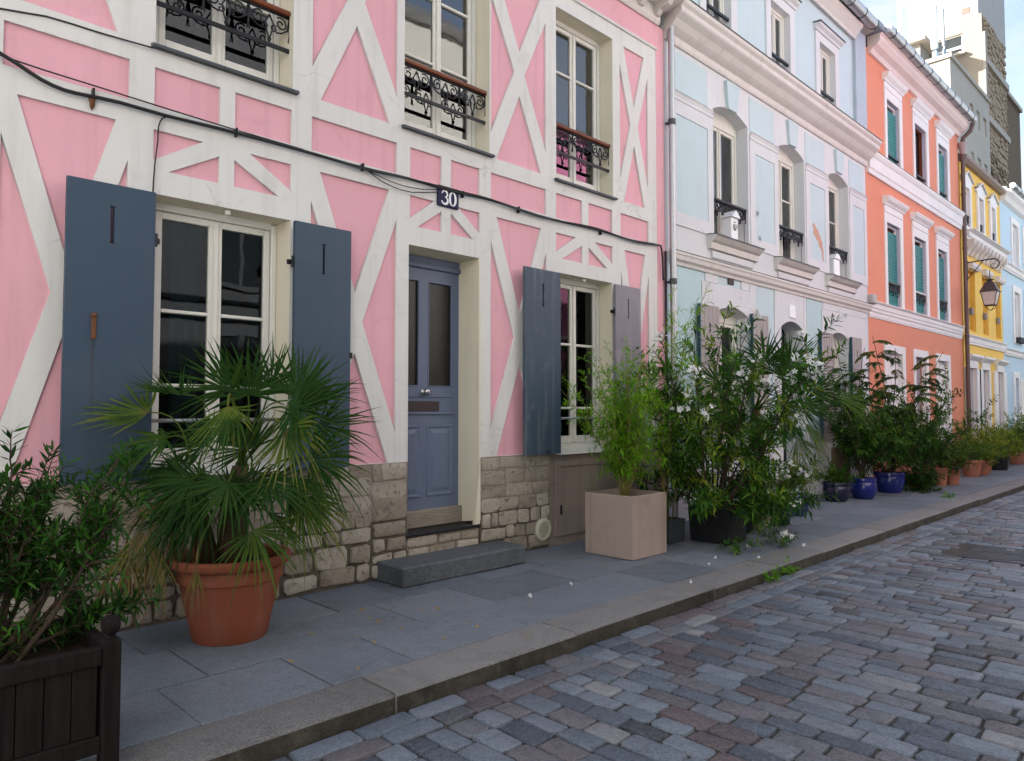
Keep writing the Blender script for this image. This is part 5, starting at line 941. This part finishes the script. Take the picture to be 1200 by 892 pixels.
# wooden planter with shrub, bottom left
WP = thing('wooden_planter', 'dark weathered plank planter box with ball finials at the bottom left', 'planter', (.55, -1.72, 0)); px0, px1, py0, py1 = .12, .965, -2.03, -1.46
for x in (px0, px1):
    for y in (py0, py1):
        p = MB().box(x-.035, x+.035, y-.035, y+.035, .002, .545, .008).build('post', PLANKW, WP); MB().lathe(x, y, [(.02, .546), (.018, .56), (.03, .568), (.038, .59), (.038, .612), (.028, .634), (.004, .642)], 14).build('finial', PLANKW, p, smooth=R(50))
for y in (py0, py1):
    MB().box(px0+.036, px1-.036, y-.028, y+.02, .445, .52, .006).build('rail', PLANKW, WP); MB().box(px0+.036, px1-.036, y-.028, y+.02, .09, .16, .006).build('rail', PLANKW, WP); xx = px0+.04
    while xx < px1-.05: w = min(.095, px1-.036-xx); MB().box(xx, xx+w-.004, y-.012, y+.010, .161, .444, .003).build('plank', PLANKW, WP); xx += w
for x in (px0, px1):
    MB().box(x-.024, x+.024, py0+.036, py1-.036, .445, .52, .006).build('rail', PLANKW, WP); MB().box(x-.024, x+.024, py0+.036, py1-.036, .09, .16, .006).build('rail', PLANKW, WP); yy = py0+.04
    while yy < py1-.05: w = min(.095, py1-.036-yy); MB().box(x-.011, x+.011, yy, yy+w-.004, .161, .444, .003).build('plank', PLANKW, WP); yy += w
MB().box(px0+.03, px1-.03, py0+.025, py1-.025, .1, .455).build('soil', SOIL, WP)
LS = thing('oleander_shrub', 'dark green narrow-leaved shrub growing in the plank planter', 'shrub', (.6, -1.72, .45))
shrub(LS, (.62, -1.72, .45), [((.75, .0, 1.2), .80), ((.35, .1, 1.4), .80), ((-.1, .2, 1.3), .78), ((-.45, .1, 1.2), .72), ((1.0, .25, .9), .80), ((.2, .5, 1.2), .75), ((-.7, .35, 1.0), .7), ((.8, -.25, 1.1), .66), ((-.25, -.15, 1.3), .62), ((.6, .5, .9), .8), ((.95, .1, .45), .5), ((.5, .15, 1.3), .86), ((.15, -.1, 1.4), .74), ((.7, .3, 1.2), .84), ((-.4, .3, 1.4), .8)], 3, OLEAL, twigs=22, twig_len=(.10, .22), per=15, leaf=(.075, .0135), grav=-.1, rad=.013, tint=(.0, .5), from_u=.34, tipyel=.12)
US = thing('ground_cover', 'low mixed greenery filling the plank planter under the shrub', 'plant', (.5, -1.72, .45)); shrub(US, (.5, -1.74, .44), fan(14, 25, 70, .2, .42, rg), 33, OLEAL, twigs=6, twig_len=(.08, .16), per=9, leaf=(.05, .010), rad=.005, tint=(.2, .7), from_u=.15)

# fan palm in terracotta
PC = (2.09, -.62)
TP = thing('terracotta_pot', 'large orange terracotta pot with a rolled rim in front of the shutters', 'pot', (*PC, 0))
pot_lathe(TP, *PC, [(.225, .002), (.235, .012), (.262, .14), (.298, .29), (.315, .385), (.332, .392), (.336, .41), (.332, .425), (.338, .47), (.352, .478), (.372, .486), (.384, .505), (.385, .53), (.374, .545), (.35, .548), (.33, .535), (.32, .44)], TERRA, .32, .475, 48)
FP = thing('fan_palm', 'big fan palm with green and browned fronds in the terracotta pot', 'palm', (*PC, .45))
tk = MB(); tk.tube([(PC[0], PC[1], .46), (PC[0]+.01, PC[1], .7), (PC[0]+.03, PC[1]-.01, .95), (PC[0]+.05, PC[1]-.01, 1.12)], [.09, .10, .085, .05], 12); tk.tube([(PC[0]-.12, PC[1]+.03, .46), (PC[0]-.2, PC[1]+.02, .75), (PC[0]-.24, PC[1]+.02, .92)], [.07, .065, .04], 10); tk.build('trunk', FIBRE, FP, smooth=True)
ctop = np.array((PC[0]+.05, PC[1]-.01, 1.10)); cl = np.array((PC[0]-.24, PC[1]+.02, .92)); clow = np.array((PC[0], PC[1], .80)); ax3 = np.array((PC[0], PC[1], 0.))
# (start, hub right / height / towards street, lean, street lean, radius, droop, tint, dry, span)
spec = [(ctop, .10, 1.60, .0, -6, .1, .43, .06, .33, 0, 105), (ctop, .42, 1.58, .0, 24, .05, .44, .06, .36, 0, 95), (ctop, .20, 1.66, -.15, 10, -.2, .40, .05, .28, 0, 100), (ctop, -.04, 1.63, .0, -28, .1, .42, .06, .35, 0, 95), (cl, -.31, 1.60, .05, -66, .15, .42, .08, .36, 0, 90), (ctop, .38, 1.56, .05, 78, .1, .52, .08, .30, 0, 88), (ctop, .42, 1.50, -.1, 64, -.1, .48, .08, .27, 0, 92), (ctop, .43, 1.50, .15, 98, .25, .42, .15, .30, 0, 92),
    (ctop, .41, 1.37, .2, 140, .3, .38, .25, .50, .16, 80), (cl, -.52, 1.48, .1, -88, .15, .46, .10, .44, .22, 78), (cl, -.33, 1.32, .25, -108, .35, .44, .22, .33, 0, 98), (ctop, .08, 1.52, .3, 172, .5, .34, .15, .50, .1, 70), (ctop, .10, 1.44, .35, -160, .6, .36, .2, .36, 0, 90), (clow, .12, 1.05, .38, -170, .6, .36, .25, .28, 0, 95), (clow, -.12, 1.06, .36, -125, .5, .38, .25, .30, 0, 98), (clow, .33, 1.06, .3, 122, .5, .40, .25, .29, 0, 98), (clow, .44, 1.03, .1, 108, .2, .42, .35, .38, .02, 92), (clow, .50, .90, .1, 145, .2, .38, .35, .50, .16, 75), (cl, -.26, .84, .2, -112, .3, .38, .3, .30, 0, 90), (clow, .28, .76, .38, 140, .5, .36, .3, .44, .08, 85),
    (cl, -.30, 1.12, .05, -90, .1, .42, .2, .26, 0, 98), (clow, .05, .95, -.2, 60, -.4, .38, .2, .24, 0, 100), (clow, -.1, .95, -.2, -70, -.4, .38, .2, .24, 0, 100), (clow, .36, .9, -.1, 95, -.2, .4, .3, .3, 0, 95), (cl, -.40, 1.0, -.05, -100, -.1, .42, .3, .27, 0, 92),
    (clow, .15, 1.0, .25, 95, .4, .40, .3, .22, 0, 92), (clow, -.05, 1.0, .3, -95, .5, .40, .3, .22, 0, 92), (clow, .52, 1.16, .0, 98, .1, .46, .35, .38, 0, 86), (ctop, .58, 1.40, .05, 92, .1, .46, .2, .38, 0, 84), (cl, -.58, 1.2, .05, -100, .1, .44, .3, .36, 0, 86), (clow, .3, .85, .2, 130, .3, .40, .4, .36, 0, 86), (clow, -.12, .85, .2, -120, .3, .38, .4, .26, 0, 88),
    (clow, .05, 1.22, -.15, -40, -.4, .40, .15, .2, 0, 95), (cl, -.25, 1.25, -.15, -75, -.3, .40, .15, .22, 0, 95), (clow, .08, 1.05, .2, 178, .4, .34, .2, .2, 0, 92), (cl, -.22, 1.0, .2, -170, .4, .36, .2, .2, 0, 92),
    (cl, -.48, .74, .25, 182, .1, .48, .1, .76, .06, 40), (cl, -.38, .60, .25, 176, .1, .42, .1, .74, .08, 40), (cl, -.60, .62, .2, 186, .0, .44, .1, .80, .06, 38), (cl, -.52, .55, .3, 180, .0, .38, .1, .78, .06, 34), (cl, -.36, .80, .05, 178, .1, .36, .1, .84, .08, 30), (cl, -.44, .66, .0, 184, .0, .36, .1, .88, .06, 24), (cl, -.30, .66, .1, 172, .2, .34, .1, .80, .1, 34), (cl, -.52, .74, .0, 188, .0, .34, .1, .9, .05, 26), (clow, -.04, .57, .44, 180, .25, .32, .05, .72, .2, 16), (cl, -.40, .92, .0, -150, .1, .38, .3, .66, .2, 55), (cl, -.22, .62, .05, 190, .1, .34, .1, .86, .08, 28), (cl, -.56, .62, -.05, 176, 0, .34, .1, .84, .08, 28)]
rf = np.random.default_rng(77)
for (p, hr, hz, hv, th, w, rad_, dr, tn, dry, sp) in spec: frond(FP, p+rf.normal(size=3)*.015, ax3+SR*hr+SU*hz+SV*hv, th, w, rad_, rf, n=25 if sp > 80 else 21 if sp > 60 else 15, span=sp, droop=dr, tint=tn+rf.normal()*.03, dry=dry)

# bamboo in square planter
box_pot(5.95, 6.55, -1.075, -.47, .63, BEIGEP, 'square_planter', 'square rose-beige planter box holding the bright green bamboo')
BB = thing('bamboo_clump', 'bright green bushy bamboo in the square beige planter', 'bamboo', (6.25, -.77, .55))
shrub(BB, (6.25, -.77, .54), fan(30, 70, 88, .8, 1.55, rg), 8, BAMBL, twigs=18, twig_len=(.14, .32), per=13, leaf=(.075, .0125), whorl=False, grav=-.5, bark=CANE, rad=.006, tint=(.3, 1.), from_u=.26, spread_leaf=.8)
GP = box_pot(6.92, 7.26, -.86, -.5, .26, GREYPOT, 'stone_trough', 'low dark grey trough between the beige planter and the black one', taper=.01)
TB = thing('bamboo_clump', 'tall thin airy bamboo rising beside the zinc downpipe', 'bamboo', (7.09, -.68, .2))
shrub(TB, (7.09, -.68, .2), [((.05, .05, 1), 2.85), ((.10, -.02, 1), 2.6), ((-.03, -.03, 1), 2.35), ((.18, .05, 1), 1.8), ((-.08, .08, 1), 1.7), ((.22, -.1, 1), 1.5)], 18, BAMBL, twigs=30, twig_len=(.14, .30), per=11, leaf=(.09, .013), whorl=False, grav=-.3, bark=CANE, rad=.007, tint=(.4, 1.), from_u=.25, spread_leaf=.8)

# black planter with white oleander
box_pot(7.33, 7.77, -1.36, -.85, .40, BLACKP, 'black_planter', 'black square planter under the white-flowering oleander', taper=.02)
WO = thing('white_oleander', 'large oleander bush with white blossom in the black planter', 'shrub', (7.55, -1.1, .33))
shrub(WO, (7.55, -1.08, .33), fan(18, 46, 80, 1.3, 2.3, rg) + fan(8, 8, 40, .7, 1.1, rg), 12, OLEAL, twigs=17, twig_len=(.18, .36), per=18, leaf=(.13, .024), grav=-.15, rad=.013, tint=(.25, 1.), from_u=.3, flowers=24, flower_r=.062)
PO = round_pot(8.72, -1.0, .13, .215, .52, PALEPOT, 'pale_pot', 'tall tapering pale grey weathered pot beside the oleander')
P2 = thing('fan_palm', 'upright fan palm behind the white oleander, in the pale pot', 'palm', (8.72, -1.0, .45)); c2 = np.array((8.70, -1.0, 1.50)); MB().tube([(8.72, -1, .44), (8.74, -1.0, .9), (8.70, -1, 1.5)], [.075, .085, .05], 10).build('trunk', FIBRE, P2, smooth=True)
ax2 = np.array((8.72, -1.0, .12))
for (hr, hz, hv, th, w, rad_, dr, tn, dry, sp) in ((.10, 1.98, .05, 5, .1, .52, .06, .33, 0, 105), (.38, 1.92, .1, 40, .1, .52, .08, .34, 0, 95), (-.25, 1.92, .1, -40, .1, .50, .08, .32, 0, 98), (.52, 1.76, .1, 70, .1, .55, .10, .33, 0, 92), (.95, 1.52, .25, 105, .2, .50, .35, .48, 0, 80), (-.5, 1.72, .1, -75, .1, .5, .1, .34, .1, 92), (.2, 1.72, .4, 30, .6, .46, .15, .36, 0, 95), (-.1, 1.66, .4, -30, .6, .46, .15, .33, 0, 95), (.5, 1.5, .3, 110, .4, .46, .25, .33, 0, 92), (.15, 1.45, .45, 170, .6, .42, .2, .30, 0, 92), (-.4, 1.42, .3, -110, .4, .44, .25, .3, 0, 92), (.55, 1.2, .2, 140, .3, .46, .35, .46, .1, 75), (.42, 1.02, .25, 160, .3, .42, .3, .58, .14, 55), (.62, 1.42, -.1, 88, -.1, .5, .15, .28, 0, 95), (-.2, 1.8, -.2, -20, -.3, .5, .08, .27, 0, 100), (.3, 1.85, -.2, 25, -.3, .5, .08, .27, 0, 100), (.0, 1.3, .4, -160, .6, .42, .25, .3, 0, 92), (.3, 1.2, .4, 150, .6, .42, .3, .34, 0, 88), (.7, 1.62, .1, 84, .3, .5, .12, .36, 0, 88)):
    frond(P2, c2+rf.normal(size=3)*.02, ax2+SR*hr+SU*hz+SV*hv, th, w, rad_, rf, n=28, span=sp, droop=dr, tint=tn, dry=dry)
SO = thing('oleander_shrub', 'oleander with scattered white flowers leaning over the pale pot', 'shrub', (8.3, -1.25, .1)); shrub(SO, (8.35, -1.15, .12), fan(9, 30, 75, .6, 1.25, rg), 14, OLEAL, twigs=13, twig_len=(.15, .3), per=15, leaf=(.11, .019), rad=.009, tint=(.1, .75), from_u=.25, flowers=7, flower_r=.065)
round_pot(8.32, -1.0, .12, .15, .24, BLACKP, 'dark_pot', 'small black pot hidden behind the oleander leaves, left of the pale pot')
round_pot(9.2, -1.02, .16, .21, .40, NAVYGL, 'dark_pot', 'dark glazed pot right of the pale tapering pot')
S1 = thing('yellow_shrub', 'yellow-green bush spilling over the dark pot beside the pale pot', 'shrub', (9.2, -1.02, .34)); shrub(S1, (9.2, -1.02, .34), fan(16, 15, 75, .35, .62, rg), 15, YELL, twigs=11, twig_len=(.10, .2), per=11, leaf=(.06, .014), rad=.005, tint=(.1, .9), from_u=.2, flowers=3, flower_r=.045)
round_pot(10.15, -.86, .14, .19, .30, BLUEGL, 'blue_pot', 'small blue pot below the yellow-green bush by the grille'); S2 = thing('yellow_shrub', 'yellow-green bush in the small blue pot by the grille', 'shrub', (10.15, -.86, .25)); shrub(S2, (10.12, -.86, .25), fan(14, 20, 80, .4, .7, rg), 16, YELL, twigs=10, twig_len=(.10, .22), per=11, leaf=(.06, .014), rad=.005, tint=(.2, 1.), from_u=.2)
# blue pots
round_pot(12.2, -.62, .16, .205, .31, NAVYGL, 'navy_pot', 'dark navy glazed pot, leftmost of the three glazed pots', rim=.01, belly=.03); S3 = thing('low_bush', 'low dark bush in the navy pot', 'shrub', (12.2, -.62, .27)); shrub(S3, (12.2, -.62, .26), fan(16, 20, 85, .22, .42, rg), 20, DARKL, twigs=10, twig_len=(.08, .16), per=10, leaf=(.05, .02), rad=.004, tint=(.2, .8), from_u=.15)
round_pot(12.88, -.80, .155, .20, .35, BLUEGL, 'blue_pot', 'bright cobalt blue pot, middle of the three glazed pots', rim=.008, belly=.035); S4 = thing('bushy_shrub', 'tall dark green shrub in the bright cobalt pot', 'shrub', (12.88, -.8, .3)); shrub(S4, (12.88, -.80, .3), fan(16, 58, 87, 1.0, 1.8, rg), 22, DARKL, twigs=16, twig_len=(.18, .36), per=15, leaf=(.085, .030), rad=.009, tint=(.1, .8), from_u=.3)
round_pot(14.15, -.80, .19, .245, .37, BLUEGL, 'blue_pot', 'wide cobalt blue pot, rightmost of the three glazed pots', rim=.01, belly=.03); S5 = thing('bushy_shrub', 'broad dark shrub in the wide cobalt pot', 'shrub', (14.15, -.8, .3)); shrub(S5, (14.1, -.78, .3), fan(24, 35, 85, 1.0, 1.95, rg), 23, DARKL, twigs=16, twig_len=(.18, .36), per=15, leaf=(.088, .030), rad=.009, tint=(.1, .8), from_u=.25)
def ash_tree(root, base, stems, seed, twigs=9):
    rng = np.random.default_rng(seed); br = MB(); P = []; Dv = []; T = []
    for d0, ln in stems:
        c = curve(base, d0, ln, rng, 10, -.25, .5); br.tube([tuple(p) for p in c], [.014*(1-.75*i/10) for i in range(11)], 6)
        for q in range(twigs):
            u = .45+.55*(q+rng.random()*.6)/twigs; p, d = at_curve(c, min(.999, u)); az = rng.uniform(0, 6.28); dd = np.array([math.cos(az), math.sin(az), .35]); rc = curve(p, dd+np.array([0, 0, rng.uniform(-.1, .6)]), rng.uniform(.28, .5), rng, 7, -1.3, .35); br.tube([tuple(x) for x in rc], .003, 4, False)
            b = rng.uniform(.1, .8) if rng.random() > .12 else 1.
            for k in range(1, 15):
                pp, ax = at_curve(rc, min(.999, k/14)); ax = unit(ax); sd = unit(np.cross(ax, [0, 0, 1.]))
                for s in (-1, 1): P.append(pp); Dv.append(sd*s+ax*.45+np.array([0, 0, -.25])); T.append(min(1, max(0, b+rng.normal()*.08)))
    V, F = leaves_mesh(np.array(P), np.array(Dv), .105*rng.uniform(.8, 1.2, len(P)), .034, rng, .3); br.build('trunk', BARK, root, smooth=True); npmesh('crown', V, F, ASHL, root, np.repeat(T, 8))
AS = thing('sapling', 'tall sapling with feathery leaves rising over the wide cobalt pot', 'tree', (14.2, -.85, .3)); ash_tree(AS, (14.2, -.85, .3), [((.08, -.05, 1), 2.6), ((.22, -.2, 1), 2.45), ((.35, -.1, 1), 2.3), ((-.28, .1, 1), 2.2), ((.1, .12, 1), 2.35)], 31)
RS = thing('rambling_shoot', 'long arching shoot with dark leaves reaching across the orange corner', 'plant', (13.0, -.75, .3)); ash_tree(RS, (12.9, -.75, .3), [((.05, .12, 1), 2.3), ((-.22, .05, 1), 2.42)], 37, 5)
BU = thing('round_bush', 'dense dark rounded bush on the pavement right of the blue pots', 'shrub', (14.85, -1.12, 0)); shrub(BU, (14.85, -1.12, .02), fan(26, 8, 85, .32, .52, rg), 41, DARKL, twigs=13, twig_len=(.10, .2), per=12, leaf=(.045, .02), rad=.006, tint=(0, .5), from_u=.2)
S6 = thing('bushy_shrub', 'leafy mid-green shrub between the round bush and the small terracotta pots', 'shrub', (15.5, -.9, 0)); shrub(S6, (15.55, -.85, .25), fan(26, 40, 88, 1.0, 1.9, rg), 43, DARKL, twigs=15, twig_len=(.16, .36), per=14, leaf=(.08, .027), rad=.009, tint=(.2, 1.), from_u=.2); round_pot(15.55, -.85, .13, .17, .30, TERRA2, 'terracotta_pot', 'weathered terracotta pot almost hidden behind the round bush')
for i, (x, y, r0, r1, h, lb, sl, n, l1) in enumerate(((16.12, -1.10, .10, .14, .36, 'small terracotta pot, leftmost of the far terracotta pots', 'feathery green shrub in the leftmost far terracotta pot', 14, .95), (16.50, -1.22, .10, .13, .30, 'small terracotta pot just right of the leftmost far one', 'small green shrub trailing over the second far terracotta pot', 12, .7), (18.86, -1.0, .15, .21, .38, 'wide terracotta pot standing alone before the yellow house', 'yellow-green bush in the wide lone terracotta pot', 18, .85), (19.4, -1.08, .12, .17, .34, 'terracotta pot right of the wide lone one', 'yellow-green bush right of the wide lone terracotta pot', 16, .8), (20.2, -.95, .13, .18, .32, 'terracotta pot half hidden, third of the pots before the yellow house', 'tall yellow-green bush, third before the yellow house', 18, 1.0), (21.3, -1.0, .2, .24, .36, 'dark planter pot at the right end of the pot row', 'yellow-green rounded bush at the right end of the pot row', 20, .9))):
    round_pot(x, y, r0, r1, h, TERRA2 if i < 5 else BLACKP, 'terracotta_pot' if i < 5 else 'dark_pot', lb, rim=.018, group='far pots along the facades')
    t = thing('yellow_shrub' if i > 1 else 'green_shrub', sl, 'shrub', (x, y, h*.85), 'far shrubs along the facades'); shrub(t, (x, y, h*.85), fan(n, 20, 85, l1*.55, l1, rg), 50+i, YELL if i > 1 else DARKL, twigs=11, twig_len=(.12, .26), per=11, leaf=(.075, .02), rad=.006, tint=(.1, 1.), from_u=.2)
for i, (x, y, l1, mt) in enumerate(((17.4, -.6, 1.1, DARKL), (22.6, -.8, .95, YELL), (23.9, -.9, 1.0, DARKL), (25.4, -.8, 1.1, YELL), (27.2, -.8, 1.2, DARKL))):
    t = thing('far_shrub', ('dark shrub behind the gap in the terracotta pots', 'yellowish shrub under the lantern', 'dark shrub between the yellow doors', 'yellowish shrub by the last yellow door', 'dark shrub where the light blue house begins')[i], 'shrub', (x, y, 0), 'far shrubs along the facades'); shrub(t, (x, y, .3), fan(20, 15, 85, l1*.5, l1, rg), 60+i, mt, twigs=11, twig_len=(.14, .3), per=11, leaf=(.09, .026), rad=.007, tint=(.1, 1.), from_u=.15)
    round_pot(x, y, .15, .2, .33, TERRA2, 'terracotta_pot', ('terracotta pot under the dark shrub in the gap', 'terracotta pot under the lantern', 'terracotta pot between the yellow doors', 'terracotta pot by the last yellow door', 'terracotta pot where the light blue house begins')[i], group='far pots along the facades')
# fallen sprigs, weeds, litter
for i, (x, y, fl) in enumerate(((7.78, -1.72, 2), (7.12, -1.62, 0))):
    t = thing('fallen_sprig', ('fallen green sprig with white flowers near the kerb', 'fallen dark green sprig by the black planter')[i], 'sprig', (x, y, .01), 'sprigs on the pavement'); shrub(t, (x, y, .02), [((-.3, .8, .25), .16), ((.5, .3, .35), .16), ((.2, -.5, .5), .12), ((-.6, -.2, .2), .14)], 70+i, OLEAL, twigs=5, twig_len=(.06, .1), per=9, leaf=(.07, .014), rad=.004, tint=(.3, .8), from_u=.2, flowers=fl, flower_r=.03)
for i, (x, y, z) in enumerate(((6.5, -2.24, -.1), (14.0, -1.78, 0), (6.9, -2.22, -.1))):
    t = thing('kerb_weed', ('bright green weed growing at the foot of the kerb', 'small weed in the joint behind the kerb, near the blue pots', 'smaller weed at the foot of the kerb')[i], 'weed', (x, y, z)); shrub(t, (x, y, z), fan(7, 20, 80, .05, .13, rg), 80+i, BAMBL, twigs=4, twig_len=(.03, .06), per=6, leaf=(.035, .012), rad=.002, tint=(.2, .9), from_u=.2, whorl=False)
rl = np.random.default_rng(4); n = 120; cx = rl.choice([7.1, 7.4, 6.6, 7.9, 5.0, 9.0, 3.0], n)+rl.normal(size=n)*.45; P = np.stack([cx, rl.uniform(-2.1, -.7, n), np.full(n, .008)], 1); P = P[~((P[:, 0] > 5.9) & (P[:, 0] < 6.6) & (P[:, 1] > -1.12))]; P = P[~((P[:, 0] > 7.28) & (P[:, 0] < 7.8) & (P[:, 1] > -1.4))]; n = len(P)
a = rl.uniform(0, 6.28, n); V, F = leaves_mesh(P, np.stack([np.cos(a), np.sin(a), np.full(n, .1)], 1), rl.uniform(.02, .06, n), rl.uniform(.008, .018, n), rl, .0); npmesh('leaf_litter', V, F, LITTER, None, np.repeat(rl.random(n), 8), kind='stuff', label='scattered yellow fallen leaves on the pavement by the planters')
for i, (x, y) in enumerate(((6.62, -1.60), (6.95, -1.9), (5.55, -1.98), (7.4, -1.55), (4.75, -1.3), (4.2, -1.35), (7.9, -1.95), (6.3, -1.72))): blossom(thing('fallen_flower', ('white flower fallen on the paving left of the black planter', 'white flower fallen on the kerb edge before the beige planter', 'white flower fallen in front of the beige planter, nearest the kerb', 'white flower fallen right beside the black planter', 'white flower fallen near the right end of the doorstep', 'white flower fallen before the middle of the doorstep', 'rightmost fallen white flower, beside the sprig', 'white flower fallen on the slab in front of the beige planter')[i], 'flower', (x, y, .01), 'fallen white flowers'), (x, y, .018), np.random.default_rng(90+i), .008, 2, 'petals', .6)
